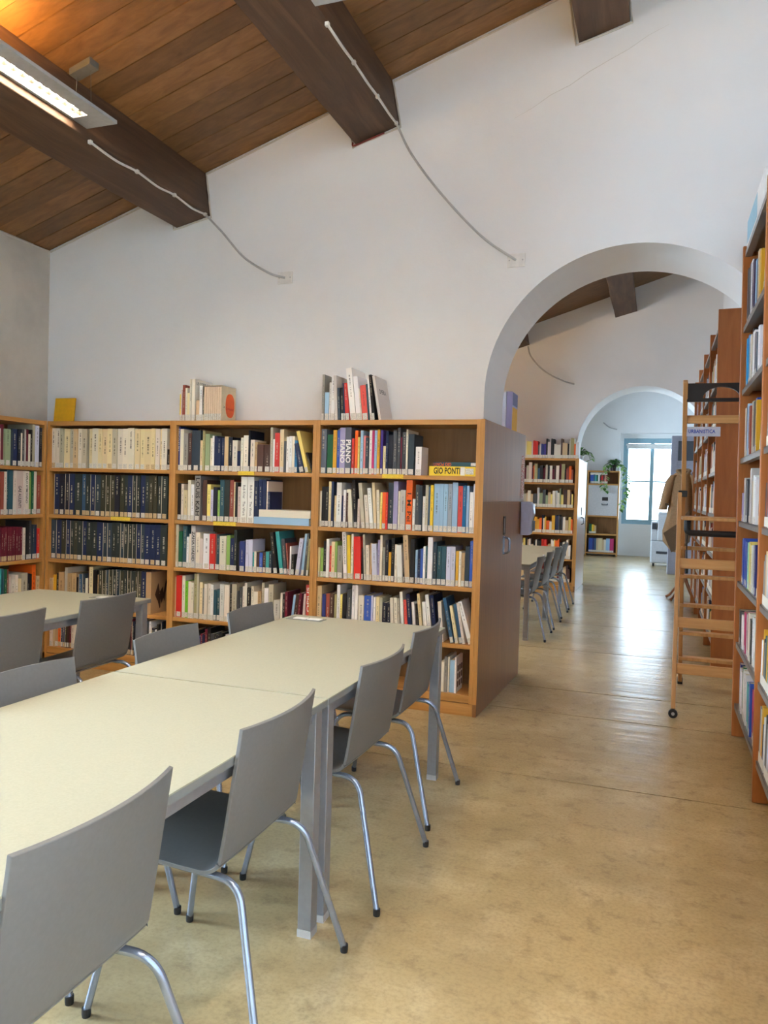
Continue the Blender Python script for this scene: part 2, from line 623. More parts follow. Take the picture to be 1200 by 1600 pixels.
def wall_with_openings_y(name, x0, x1, y0, y1, z1, ops, mat):
    b = MB()
    ys = y0
    for (a, c, za, zb) in sorted(ops):
        b.box(x0, x1, ys, a, 0, z1)
        b.box(x0, x1, a, c, 0, za)
        b.box(x0, x1, a, c, zb, z1)
        ys = c
    b.box(x0, x1, ys, y1, 0, z1)
    return struct(b, name, mat)


W_OPS = [(-3.9, -2.4, 1.15, 3.1), (-1.9, -0.4, 1.15, 3.1), (0.2, 1.7, 1.15, 3.1), (8.4, 9.6, 0.9, 2.7), (15.0, 17.0, 0.8, 2.8)]
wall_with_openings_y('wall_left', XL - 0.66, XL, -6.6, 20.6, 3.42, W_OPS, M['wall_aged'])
b = MB()
b.box(XR, XR + 0.3, -6.6, 20.6, 0, 5.4)
struct(b, 'wall_right', M['wall'])
b = MB()
b.box(XL - 0.66, XR + 0.3, -6.8, -6.5, 0, 5.3)
struct(b, 'wall_back', M['wall'])


def arch_wall(name, y0, y1, cx, cz, r, jl, jr, mat, top_drop=0.0):
    pts = [(XL, 0)]
    a = [(x, z) for x, z in arc(cx, cz, r, 0, 180, 48)][::-1]
    pts += [(jl, 0)]
    pts += [(jl, cz)] if abs(a[0][0] - jl) > 1e-3 else []
    pts += a
    pts += [(jr, cz)] if abs(a[-1][0] - jr) > 1e-3 else []
    pts += [(jr, 0), (XR, 0), (XR, 5.35), (XL, 3.5)]
    b = MB()
    b.prism([(x, y0, z) for x, z in pts], (0, y1 - y0, 0))
    return struct(b, name, mat)


wall_end = arch_wall('wall_end', 5.21, 5.87, -0.19, 2.128, 0.955, -1.145, 0.765, M['wall'])
arch_wall('wall_middle', 12.33, 13.0, -0.26, 2.19, 0.965, -1.225, 0.705, M['wall'])
# far wall with a floor-deep niche, window in its back
b = MB()
b.box(XL, -0.93, 20.05, 20.4, 0, 5.3)
b.box(0.60, XR, 20.05, 20.4, 0, 5.3)
b.box(-0.93, 0.60, 20.05, 20.4, 3.07, 5.3)
b.box(XL, -0.86, 20.4, 20.6, 0, 5.3)
b.box(0.52, XR, 20.4, 20.6, 0, 5.3)
b.box(-0.86, 0.52, 20.4, 20.6, 0, 0.80)
b.box(-0.86, 0.52, 20.4, 20.6, 2.96, 5.3)
struct(b, 'wall_far', M['wall'])

# hairline crack in the plaster of the end wall
crack = [(-1.00 + 0.12 * i, 5.2094, 3.98 + 0.058 * i + RND.uniform(-0.012, 0.012)) for i in range(9)]
b = MB()
b.tube(crack, [0.0007, 0.0012, 0.0016, 0.0014, 0.0018, 0.0016, 0.0014, 0.001, 0.0006], 4)
b.build('crack', M['cable'], wall_end)

# sloping board ceiling
b = MB()
b.prism([(XL - 0.1, -6.7, zr(XL - 0.1) + 0.03), (XR + 0.1, -6.7, zr(XR + 0.1) + 0.03), (XR + 0.1, -6.7, zr(XR + 0.1) + 0.15), (XL - 0.1, -6.7, zr(XL - 0.1) + 0.15)], (0, 12.15, 0))
ceiling = struct(b, 'ceiling', M['ply'])
ang = math.atan(SL)
pw = 0.186
ny = int(6.6 / pw)
cuts = [XL, -3.55, -2.02, -0.47, XR]
for i in range(ny + 1):
    y0 = 5.21 - (i + 1) * pw
    y1 = y0 + pw - 0.007
    for a, c in zip(cuts, cuts[1:]):
        s = MB()
        dz = RND.uniform(0, 0.006)
        s.prism([(a + 0.001, y0, zr(a) + dz), (c - 0.001, y0, zr(c) + dz), (c - 0.001, y0, zr(c) + 0.022), (a + 0.001, y0, zr(a) + 0.022)], (0, y1 - y0, 0))
        s.build('plank', M['ply'], ceiling)
for nm, ya, yb in (('ceiling_middle', 5.87, 12.33), ('ceiling_far', 13.0, 20.7)):
    b = MB()
    b.prism([(XL - 0.1, ya, zr(XL - 0.1, 0.18)), (XR + 0.1, ya, zr(XR + 0.1, 0.18)), (XR + 0.1, ya, zr(XR + 0.1, 0.18) + 0.5), (XL - 0.1, ya, zr(XL - 0.1, 0.18) + 0.5)], (0, yb - ya, 0))
    struct(b, nm, M['ply'])


def beam(sec, y0, y1, seed):
    """old timber: four-cornered section swept along y with slight unevenness"""
    r = random.Random(seed)
    b = MB()
    n = 14
    for i in range(n + 1):
        y = y0 + (y1 - y0) * i / n
        for (x, z) in sec:
            k = 0.0 if i == n else 0.006
            b.v.append((x + r.uniform(-k, k), y, z + r.uniform(-k, k)))
    for i in range(n):
        for k in range(4):
            k2 = (k + 1) % 4
            b.f.append((i * 4 + k, i * 4 + k2, i * 4 + 4 + k2, i * 4 + 4 + k))
            b.m.append(0)
    b.f += [(3, 2, 1, 0), (n * 4, n * 4 + 1, n * 4 + 2, n * 4 + 3)]
    b.m += [0, 0]
    return tag(b.build('ceiling_beam', M['beam'], bevel=0.006), kind='structure')


SEC = [[(-3.651, 3.477), (-3.344, 3.544), (-3.40, 3.90), (-3.71, 3.80)], [(-2.143, 3.938), (-1.814, 4.037), (-1.882, 4.38), (-2.21, 4.28)], [(-0.591, 4.406), (-0.275, 4.492), (-0.33, 4.88), (-0.65, 4.78)]]
for i, s in enumerate(SEC):
    beam(s, -6.6, 5.22, i)
for i, (dx, dz) in enumerate(((-0.19, -0.2), (-0.12, -0.205))):
    s = SEC[i + 1] if i else SEC[1]
    beam([(x + dx, z + dz) for x, z in s], 5.85, 12.34, 10 + i)
beam([(x - 0.15, z - 0.2) for x, z in SEC[1]], 12.98, 20.1, 20)

# white rope bead along the ceiling edge and round the beam ends
pts = [(XL + 0.01, zr(XL) - 0.012)]
for s in SEC:
    (x0, z0), (x1, z1), (x2, z2), (x3, z3) = s
    pts += [(x3 - 0.015, zr(x3) - 0.02), (x0 - 0.02, z0 - 0.015), (x1 + 0.012, z1 - 0.015), (x2 + 0.015, zr(x2) - 0.012)]
pts += [(XR - 0.01, zr(XR) - 0.012)]
b = MB()
dense = []
for (xa, za), (xb, zb) in zip(pts, pts[1:]):
    for k in range(6):
        t = k / 6
        dense.append((xa + (xb - xa) * t + RND.uniform(-0.003, 0.003), 5.203, za + (zb - za) * t + RND.uniform(-0.003, 0.003)))
b.tube(dense, 0.007, 5)
struct(b, 'trim_1', M['trim'], smooth=True)
b = MB()
b.tube([(XL + 0.008, -6.4 + 11.6 * k / 40, zr(XL) - 0.01 + RND.uniform(-0.003, 0.003)) for k in range(41)], 0.007, 5)
struct(b, 'trim_2', M['trim'], smooth=True)


def window(name, axis, plane, a0, a1, z0, z1, mat, depth=0.06, label=None):
    """two leaves with muntins in a frame, in the plane x = plane or y = plane"""
    root = empty(name)
    tag(root, kind='structure')

    def bx(mb, u0, u1, za, zb, d0, d1):
        if axis == 'x':
            mb.box(plane + d0, plane + d1, u0, u1, za, zb)
        else:
            mb.box(u0, u1, plane + d0, plane + d1, za, zb)

    f = 0.075
    m = MB()
    bx(m, a0, a0 + f, z0, z1, -depth / 2, depth / 2)
    bx(m, a1 - f, a1, z0, z1, -depth / 2, depth / 2)
    bx(m, a0 + f, a1 - f, z0, z0 + f, -depth / 2, depth / 2)
    bx(m, a0 + f, a1 - f, z1 - f, z1, -depth / 2, depth / 2)
    m.build('window_frame', mat, root)
    g = 0.045
    mid = (a0 + a1) / 2
    for (s0, s1) in ((a0 + f, mid), (mid, a1 - f)):
        s = MB()
        bx(s, s0, s0 + g, z0 + f, z1 - f, -depth / 2 - 0.012, depth / 2 - 0.02)
        bx(s, s1 - g, s1, z0 + f, z1 - f, -depth / 2 - 0.012, depth / 2 - 0.02)
        bx(s, s0 + g, s1 - g, z0 + f, z0 + f + g, -depth / 2 - 0.012, depth / 2 - 0.02)
        bx(s, s0 + g, s1 - g, z1 - f - g, z1 - f, -depth / 2 - 0.012, depth / 2 - 0.02)
        so = s.build('sash', mat, root)
        q = MB()
        zm = z0 + f + (z1 - z0 - 2 * f) * 0.5
        bx(q, s0 + g, s1 - g, zm - 0.018, zm + 0.018, -depth / 2 - 0.004, depth / 2 - 0.025)
        q.build('muntin', mat, so)
        for (za, zb) in ((z0 + f + g, zm - 0.018), (zm + 0.018, z1 - f - g)):
            p = MB()
            bx(p, s0 + g, s1 - g, za, zb, -0.003, 0.003)
            p.build('pane', M['glass'], so)
    h = MB()
    bx(h, a0 + f + 0.012, a0 + f + 0.032, z0 + (z1 - z0) * 0.36, z0 + (z1 - z0) * 0.43, -depth / 2 - 0.05, -depth / 2 - 0.012)
    h.build('window_handle', M['alu'], root)
    return root


window('window_1', 'y', 20.5, -0.86, 0.52, 0.80, 2.96, M['frame_blue'])
for k, (a, c, za, zb) in enumerate(W_OPS):
    window('window_%d' % (k + 2), 'x', XL - 0.56, a, c, za, zb, M['white_paint'])
for k, (a, c, za, zb) in enumerate(W_OPS):
    window_light((XL - 0.70, (a + c) / 2, (za + zb) / 2), c - a, zb - za, (1, 0, 0), DAY if c < 5 else DAY * 0.75)
portal('daylight_portal', (-0.17, 20.62, 1.88), 1.38, 2.16, (0, -1, 0))
for k in bpy.data.objects:
    if k.name.startswith('daylight_portal'):
        k.rotation_mode = 'XYZ'
# roller blind rolled up above the far window
b = MB()
b.tube([(-0.80, 20.43, 2.80), (0.46, 20.43, 2.80)], 0.025, 10)
b.box(-0.78, 0.44, 20.428, 20.432, 2.70, 2.80)
tag(b.build('roller_blind', M['white_paint'], smooth=True), 'white roller blind rolled up across the top of the far window', 'blind')


# ------------------------------------------------------------------ conduits, plates
def conduit(path, r, mat, label, clips):
    b = MB()
    b.tube(path, r, 8)
    o = b.build('cable_conduit', mat, smooth=True)
    tag(o, label, 'conduit', 'white conduits running from lamps to wall')
    for (p, s) in clips:
        c = MB()
        c.box(p[0] - s, p[0] + s, p[1] - 0.012, p[1] + 0.012, p[2] - s, p[2] + s)
        c.build('clip', M['cable'], o, bevel=0.004)
    return o


def beam_conduit(x, z, ys, plate_x, plate_z, hang, label):
    pts = []
    for i, y in enumerate(ys):
        pts.append((x, y, z))
        if i < len(ys) - 1:
            pts.append((x + 0.012, (y + ys[i + 1]) / 2, z - 0.022))
    path = smooth_path(pts, 6)
    conduit(path, 0.008, M['cable'], label, [((x, y, z), 0.012) for y in ys])
    b = MB()
    b.tube(smooth_path([(x, ys[-1], z)] + hang + [(plate_x, 5.2, plate_z)], 10), 0.0085, 8)
    tag(b.build('hanging_conduit', M['grey_cable'], smooth=True), label.replace('clipped along', 'hanging in a curve from'), 'conduit', 'grey conduits hanging on the end wall')
    p = MB()
    p.box(plate_x - 0.06, plate_x + 0.06, 5.198, 5.211, plate_z - 0.045, plate_z + 0.045)
    po = tag(p.build('wall_plate', M['plate'], bevel=0.002), label.replace('white conduit clipped along', 'small white wall plate at the end of conduit from'), 'wall plate')
    for sx in (-0.045, 0.045):
        s = MB()
        s.tube([(plate_x + sx, 5.1985, plate_z), (plate_x + sx, 5.1955, plate_z)], 0.005, 8)
        s.build('screw', M['grey_cable'], po)


beam_conduit(-3.345, 3.53, [3.87, 4.32, 4.74, 5.14], -2.683, 3.022, [(-3.17, 5.10, 3.37), (-2.975, 5.10, 3.165), (-2.78, 5.13, 3.045)], 'white conduit clipped along the beam behind the lit lamp')
beam_conduit(-1.815, 4.02, [3.95, 4.345, 4.76, 5.14], -0.955, 3.026, [(-1.68, 5.10, 3.77), (-1.46, 5.10, 3.48), (-1.18, 5.12, 3.18)], 'white conduit clipped along the beam above the middle bookcase')
b = MB()
b.tube(smooth_path([(-2.02, 12.27, 3.80), (-1.95, 12.22, 3.62), (-1.72, 12.2, 3.38), (-1.45, 12.24, 3.24), (-1.29, 12.32, 3.2)], 8), 0.012, 8)
tag(b.build('hanging_conduit', M['grey_cable'], smooth=True), 'grey conduit curving down the wall seen through the arch', 'conduit', 'grey conduits hanging on the end wall')
b = MB()
b.tube(smooth_path([(-1.35, 20.0, 3.32), (-1.2, 19.98, 3.2), (-1.02, 20.04, 3.15)], 8), 0.014, 8)
tag(b.build('hanging_conduit', M['grey_cable'], smooth=True), 'short grey conduit on the farthest wall above the plants', 'conduit', 'grey conduits hanging on the end wall')
# red wire at the second beam's end
b = MB()
b.tube(smooth_path([(-2.16, 5.19, 3.95), (-2.15, 5.185, 3.925), (-2.05, 5.185, 3.95), (-1.92, 5.19, 3.99)], 6), 0.006, 6)
tag(b.build('red_wire', plain('dull_red', (118, 44, 40), 0.7), smooth=True), 'short dull red wire along the end of the middle beam', 'wire')


# ------------------------------------------------------------------ pendant lamps
def pendant(x, z, y0, y1, label, canopy_y):
    root = empty('pendant_lamp', (x, y1, z))
    tag(root, label, 'lamp', 'long pendant lamps under the beams')
    w, s = 0.15, 0.052
    h = 0.045
    L = y0 - y1
    b = MB()
    # bottom plate with a slot, end plates, sides
    b.box(-w, -s, L, 0, 0, 0.004)
    b.box(s, w, L, 0, 0, 0.004)
    b.box(-s, s, -0.14, 0, 0, 0.004)
    b.box(-s, s, L, L + 0.14, 0, 0.004)
    b.box(-w, -w + 0.004, L, 0, 0.004, 0.02)
    b.box(w - 0.004, w, L, 0, 0.004, 0.02)
    b.build('housing', M['lamp'], root)
    g = MB()
    g.box(-s - 0.004, -s, L + 0.14, -0.14, 0.004, h)
    g.box(s, s + 0.004, L + 0.14, -0.14, 0.004, h)
    g.build('reflector', M['reflector'], root)
    n = int((-0.28 - L) / 0.062)
    lv = MB()
    for k in range(n + 1):
        y = -0.14 - k * (-0.28 - L) / n
        lv.box(-s, s, y - 0.0012, y + 0.0012, 0.004, 0.027)
    lv.box(-0.001, 0.001, L + 0.14, -0.14, 0.004, 0.027)
    lo = lv.build('louvre', M['louvre'], root)
    t = MB()
    t.box(-s, s, L + 0.14, -0.14, h, h + 0.003)
    t.build('diffuser', M['tube_light'], root)
    ld = MB()
    ld.box(-s - 0.006, s + 0.006, L + 0.12, -0.12, h + 0.006, h + 0.010)
    ld.build('lid', M['lamp'], root)
    u = MB()
    u.box(-0.03, 0.03, L + 0.25, -0.55, h + 0.014, h + 0.017)
    u.build('uplight_diffuser', M['up_light'], root)
    zc = zr(x) - z
    cn = MB()
    cn.prism([(-0.085, canopy_y - y1 - 0.04, zc - 0.06), (0.065, canopy_y - y1 - 0.04, zc - 0.015), (0.065, canopy_y - y1 - 0.04, zc + 0.03), (-0.085, canopy_y - y1 - 0.04, zc - 0.015)], (0, 0.08, 0))
    cn.build('canopy', M['lamp_dark'], root, bevel=0.004)
    for dx in (-0.06, 0.04):
        c = MB()
        c.tube([(dx, canopy_y - y1, zc - 0.04 + dx * 0.3), (dx * 1.2, canopy_y - y1, 0.018)], 0.0014, 6)
        c.build('suspension_wire', M['lamp_dark'], root)
    return root


pendant(-3.278, 3.60, 0.2, 3.845, 'lit grey pendant lamp with louvred slot at the corner of the ceiling', 3.74)
pendant(-1.67, 4.03, 0.2, 3.80, 'grey pendant lamp whose tip hangs below the middle beam', 3.70)
pendant(-0.12, 4.52, -4.6, 1.6, 'added grey pendant lamp over the aisle, unseen above the picture edge', 1.5)  # extra lamp added out of view to brighten aisle floor and end wall
pendant(-3.40, 3.30, 6.6, 11.8, 'added unseen grey pendant lamp of the next room by its window side', 11.6)  # added out of view to lift the next room's warm wall light
pendant(-1.72, 3.80, 6.6, 8.6, 'added grey pendant lamp of the next room, hidden above the arch', 8.4)  # second unseen lamp added to brighten the next room


# ------------------------------------------------------------------ bookcases
SHELF_Z = [0.136, 0.464, 0.839, 1.192, 1.562]      # top faces of the shelves
ST = 0.027


def bookcase(name_label, loc, rz, width, depth, height=1.93, shelves=SHELF_Z, label='', strips=(), side=0.027, back=True):
    """front faces local -y, left front bottom corner at the local origin"""
    root = empty('bookcase', loc, rz)
    tag(root, label, 'bookcase', 'oak bookcases along the walls')
    for x in (0, width - side):
        b = MB()
        b.box(x, x + side, 0, depth, 0.082, height)
        b.build('side_panel', M['oak_v'], root, bevel=0.0015)
    b = MB()
    b.box(side, width - side, 0.001, depth, height - 0.034, height - 0.0005)
    b.build('top_panel', M['oak_x'], root, bevel=0.0015)
    for z in shelves:
        b = MB()
        b.box(side, width - side, 0.004, depth - 0.012, z - (0.05 if z < 0.2 else ST), z)
        b.build('shelf', M['oak_x'], root, bevel=0.0015)
    b = MB()
    b.box(side, width - side, depth - 0.010, depth - 0.002, 0.1, height - 0.034)
    b.build('back_panel', M['oak_back'], root)
    b = MB()
    b.box(0.001, width - 0.001, 0.006, depth, 0.0, 0.08)
    b.build('plinth', M['oak_x'], root, bevel=0.0015)
    for (x0, x1, z) in strips:
        b = MB()
        b.box(x0, x1, -0.0015, 0.0035, z - ST + 0.002, z + 0.003)
        b.build('label_strip', M['strip'], root)
    return root


YB = 4.883
bookcase('', (-4.59, YB, 0), 0, 1.176, 0.325, label='oak bookcase filled with dark bound volumes, next to the room corner', strips=[(-3.961 + 4.59, -3.782 + 4.59, 1.192)])
bookcase('', (-3.414, YB, 0), 0, 1.170, 0.325, label='oak bookcase in the middle, under the orange-oval slipcase', strips=[(-2.856 + 3.414, -2.725 + 3.414, 1.562), (-3.052 + 3.414, -2.866 + 3.414, 1.192)])
bookcase('', (-2.244, YB, 0), 0, 1.157, 0.325, label='oak bookcase beside the arch with an empty gap on its top shelf', strips=[(-1.752 + 2.244, -1.603 + 2.244, 1.562)])
bookcase('', (-4.592, 3.70, 0), math.pi / 2, 1.182, 0.305, label='oak bookcase against the left wall, cut by the picture edge')
bookcase('', (-1.095, 6.238, 0), math.pi, 1.16, 0.362, label='oak bookcase turned to the next room behind the arch wall')
bookcase('', (-2.335, 12.0, 0), 0, 1.165, 0.328, height=2.03, shelves=[0.136, 0.49, 0.88, 1.275, 1.655], label='oak bookcase in the next room behind the row of chairs')
bookcase('', (-3.505, 12.0, 0), 0, 1.165, 0.328, height=2.03, shelves=[0.136, 0.49, 0.88, 1.275, 1.655], label='oak bookcase in the next room hidden mostly by the end panel')


# end panels that close the bookcases at the arches
def end_panel(loc, rz, length, height, label, seam):
    root = empty('end_panel', loc, rz)
    tag(root, label, 'panel', 'laminate end panels at the arches')
    for z0, z1 in ((0.0, seam), (seam + 0.0015, height)):
        b = MB()
        b.box(-0.026, 0, 0.0, length, z0, z1)
        b.build('board', M['laminate'], root, bevel=0.001)
    b = MB()
    b.box(-0.0262, 0.0003, -0.0015, 0.0, 0.082, height)
    b.build('edge_strip', M['oak_v'], root)
    return root


ep = end_panel((-1.060, 4.8805, 0), -math.atan(0.040 / 1.36), 1.358, 1.932, 'tall brown laminate panel at the arch with a chrome handle', 1.40)
b = MB()
b.box(0.0, 0.006, 0.625, 0.690, 1.16, 1.295)
k = b.build('sign_plate', M['black'], ep, bevel=0.002)
b = MB()
b.box(0.006, 0.007, 0.632, 0.648, 1.175, 1.28)
b.build('slot', M['grey_cable'], k)
b = MB()
b.tube(bend_path([(0.0, 0.655, 1.145), (0.045, 0.655, 1.135), (0.045, 0.655, 1.035), (0.0, 0.655, 1.025)], 0.035, 6), 0.008, 10)
b.box(0, 0.004, 0.63, 0.68, 1.02, 1.15)
k = b.build('handle', M['chrome'], ep, smooth=True)
k['label'] = 'chrome pull handle'
for z0, z1 in ((1.70, 1.765), (1.55, 1.69), (1.42, 1.545)):
    b = MB()
    b.box(0.0, 0.0015, 1.235, 1.335, z0, z1)
    b.build('notice', M['sticker'], ep)
# second one, in the next room
ep2 = end_panel((-1.143, 11.998, 0), 0.0, 1.36, 2.032, 'pale shining laminate panel at the far arch beyond the chairs', 1.40)
b = MB()
b.box(0.0, 0.006, 0.62, 0.69, 1.16, 1.28)
b.build('sign_plate', M['black'], ep2)
b = MB()
b.tube(bend_path([(0.0, 0.655, 1.12), (0.04, 0.655, 1.11), (0.04, 0.655, 1.02), (0.0, 0.655, 1.01)], 0.03, 5), 0.008, 8)
b.build('handle', M['chrome'], ep2, smooth=True)

# soap-grey dispenser hung on the near end panel
b = MB()
prof = [(0.0, 1.40), (0.07, 1.40), (0.095, 1.375), (0.10, 1.30), (0.085, 1.27), (0.085, 1.16), (0.07, 1.135), (0.0, 1.135)]
b.prism([(-1.02 + x, 6.10, z) for x, z in prof][::-1], (0, 0.13, 0))
d = b.build('wall_dispenser', M['lavender'], smooth=True, bevel=0.01)
tag(d, 'pale lavender plastic dispenser hung on the brown end panel', 'dispenser')
b = MB()
b.box(-0.924, -0.918, 6.12, 6.21, 1.17, 1.25)
b.build('window_slot', M['copier_dark'], d)


# ------------------------------------------------------------------ tall shelving along the right wall
LEAN = -0.84
R_Z = [0.21, 0.588, 0.962, 1.33, 1.71, 2.125, 2.505, 2.965]


def shelving(ys, label, height, strips=True):
    root = empty('wall_shelving', (0.478, 0, 0))
    root.rotation_euler = (0, math.radians(LEAN), 0)
    tag(root, label, 'shelving', 'tall reddish shelving along the right wall')
    for y in ys:
        b = MB()
        b.box(0.0, 0.31, y, y + 0.028, 0.004, height)
        b.build('upright', M['cherry'], root, bevel=0.004)
    for a, c in zip(ys, ys[1:]):
        for z in R_Z:
            b = MB()
            b.box(0.012, 0.305, a + 0.03, c - 0.002, z - 0.006, z)
            b.box(0.012, 0.016, a + 0.03, c - 0.002, z - 0.032, z)
            b.box(0.016, 0.05, a + 0.03, c - 0.002, z - 0.032, z - 0.028)
            b.build('shelf', M['steel_shelf'], root)
        b = MB()
        b.box(0.306, 0.310, a + 0.03, c - 0.002, 0.2, height - 0.02)
        b.build('back_panel', M['cherry'], root)
    return root


sh1 = shelving([1.86, 2.962, 4.062, 5.164], 'reddish wooden shelving with grey metal shelves cut by the right picture edge', 3.0)
sh2 = shelving([7.2, 8.3, 9.4, 10.5, 11.6], 'reddish wooden shelving seen edge-on in the next room behind the ladder', 3.09)
T1 = Matrix.Translation((0.478, 0, 0)) @ Matrix.Rotation(math.radians(LEAN), 4, 'Y')

# pale board standing on the top of the near shelving
b = MB()
b.box(0.0, 0.012, 4.30, 5.12, 2.975, 3.13)
o = tag(b.build('display_board', M['plate']), 'white and pale blue board standing on top of the right shelving', 'board')
o.matrix_world = T1 @ Matrix.Translation((0.015, 0, 0))
b = MB()
b.box(-0.001, 0.0, 4.62, 5.10, 2.99, 3.12)
b.build('blue_field', plain('pale_blue_print', (150, 190, 208), 0.6), o)


# ------------------------------------------------------------------ tables
TZ = 0.765


def table_proto(w, l):
    root = empty('reading_table')
    b = MB()
    b.box(-w / 2, w / 2, -l / 2, l / 2, TZ - 0.004, TZ)
    b.build('table_top', M['top'], root)
    b = MB()
    b.box(-w / 2, w / 2, -l / 2, l / 2, TZ - 0.024, TZ - 0.004)
    b.build('edge_band', M['edge'], root)
    for sx in (-1, 1):
        for sy in (-1, 1):
            b = MB()
            cx, cy = sx * (w / 2 - 0.032), sy * (l / 2 - 0.045)
            b.box(cx - 0.024, cx + 0.024, cy - 0.024, cy + 0.024, 0.025, TZ - 0.024)
            lg = b.build('leg', M['alu'], root, bevel=0.003)
            f = MB()
            f.box(cx - 0.0245, cx + 0.0245, cy - 0.0245, cy + 0.0245, 0.0, 0.025)
            f.build('foot', M['grey_cable'], lg)
    for sx in (-1, 1):
        b = MB()
        cx = sx * (w / 2 - 0.035)
        b.box(cx - 0.015, cx + 0.015, -l / 2 + 0.07, l / 2 - 0.07, TZ - 0.064, TZ - 0.024)
        b.build('rail', M['alu'], root)
    for sy in (-1, 1):
        b = MB()
        cy = sy * (l / 2 - 0.05)
        b.box(-w / 2 + 0.06, w / 2 - 0.06, cy - 0.015, cy + 0.015, TZ - 0.064, TZ - 0.024)
        b.build('rail', M['alu'], root)
    return root


def grommet(root, x, y):
    b = MB()
    b.box(x - 0.10, x + 0.10, y - 0.04, y + 0.04, TZ, TZ + 0.003)
    g = b.build('cable_flap', M['edge'], root, bevel=0.001)
    for k, dx in enumerate((-0.03, 0.05)):
        c = MB()
        c.box(x + dx - 0.035, x + dx + 0.035, y - 0.022, y + 0.022, TZ + 0.003, TZ + 0.006)
        c.build('socket', M['plate'], g)


t0 = table_proto(0.85, 1.475)
spots = [((-1.42, 3.0525), 'cream reading table at the centre, end nearest the bookcases'), ((-1.42, 1.5675), 'cream reading table in the foreground cut by the picture edge'),
         ((-3.272, 3.147), 'pale reading table by the left wall bookcase'),
         ((-1.595, 8.42), 'reading table in the next room, nearer of two behind the end panel'), ((-1.595, 9.905), 'reading table in the next room, farther of two behind the end panel')]
for i, ((x, y), lab) in enumerate(spots):
    t = t0 if i == 0 else copy_tree(t0)
    t.location = (x, y, 0)
    tag(t, lab, 'table', 'reading tables')
    if i == 0:
        first_table = t
    if i == 2:
        left_table = t
grommet(first_table, -0.30, 0.62)
grommet(left_table, 0.20, 0.62)


# ------------------------------------------------------------------ chairs
def chair_proto():
    root = empty('reading_chair')
    prof = [Vector((0.285, 0, 0.447)), Vector((0.24, 0, 0.455)), Vector((0.12, 0, 0.449)), Vector((0.0, 0, 0.442)), Vector((-0.055, 0, 0.444)), Vector((-0.088, 0, 0.468)), Vector((-0.105, 0, 0.52)),
            Vector((-0.145, 0, 0.68)), Vector((-0.175, 0, 0.80)), Vector((-0.183, 0, 0.835))]
    path = smooth_path(prof, 5)
    nt = 12
    W = 0.225
    th = 0.0055
    b = MB()
    n = len(path)
    tot = []
    for i, p in enumerate(path):
        a, c = path[max(i - 1, 0)], path[min(i + 1, n - 1)]
        t = (c - a).normalized()
        nr = Vector((-t.z, 0, t.x))                       # towards the sitter / up
        if nr.z < 0 and abs(t.x) > 0.5:
            nr = -nr
        tot.append((p, nr))
    for side in (1, -1):
        for i, (p, nr) in enumerate(tot):
            f = max(0.0, min(1.0, (p.z - 0.47) / 0.36))
            s = max(0.0, min(1.0, 1 - (p.z - 0.44) / 0.1))
            for k in range(nt + 1):
                u = -1 + 2 * k / nt
                q = p + nr * th * side
                q = q + Vector((0.035 * f * (u * u), 0, 0.006 * s * (u * u)))
                b.v.append((q.x, u * W, q.z))
    off = n * (nt + 1)
    w = nt + 1
    for i in range(n - 1):
        for k in range(nt):
            b.f.append((i * w + k, i * w + k + 1, (i + 1) * w + k + 1, (i + 1) * w + k))
            b.f.append((off + i * w + k, off + (i + 1) * w + k, off + (i + 1) * w + k + 1, off + i * w + k + 1))
            b.m += [0, 0]
    rim = [(0, k) for k in range(nt + 1)] + [(i, nt) for i in range(1, n)] + [(n - 1, k) for k in range(nt - 1, -1, -1)] + [(i, 0) for i in range(n - 2, 0, -1)]
    idx = [i * w + k for i, k in rim]
    for a, c in zip(idx, idx[1:] + idx[:1]):
        b.f.append((c, a, off + a, off + c))
        b.m.append(0)
    sh = b.build('seat_shell', M['shell'], root, smooth=True, bevel=0.0015)
    bm = bmesh.new()
    bm.from_mesh(sh.data)
    bmesh.ops.recalc_face_normals(bm, faces=bm.faces)
    bm.to_mesh(sh.data)
    bm.free()
    r = 0.0105
    for sy in (-1, 1):
        for kind in ('front', 'rear'):
            top = (0.09, sy * 0.175, 0.428)
            if kind == 'front':
                pts = [top, (0.215, sy * 0.190, 0.428), (0.292, sy * 0.25, 0.012)]
            else:
                pts = [top, (-0.135, sy * 0.195, 0.425), (-0.25, sy * 0.28, 0.012)]
            b = MB()
            b.tube(bend_path(pts, 0.06, 7), r, 12)
            lg = b.build('leg', M['chrome'], root, smooth=True)
            c = MB()
            p = Vector(pts[2])
            c.lathe([(0.0115, -0.012), (0.0125, -0.004), (0.0125, 0.012)], p, 12)
            c.build('foot_cap', M['rubber'], lg)
    for x in (0.15, -0.03):
        b = MB()
        b.tube([(x, -0.178, 0.428), (x, 0.178, 0.428)], 0.008, 10)
        b.build('crossbar', M['chrome'], root, smooth=True)
    return root


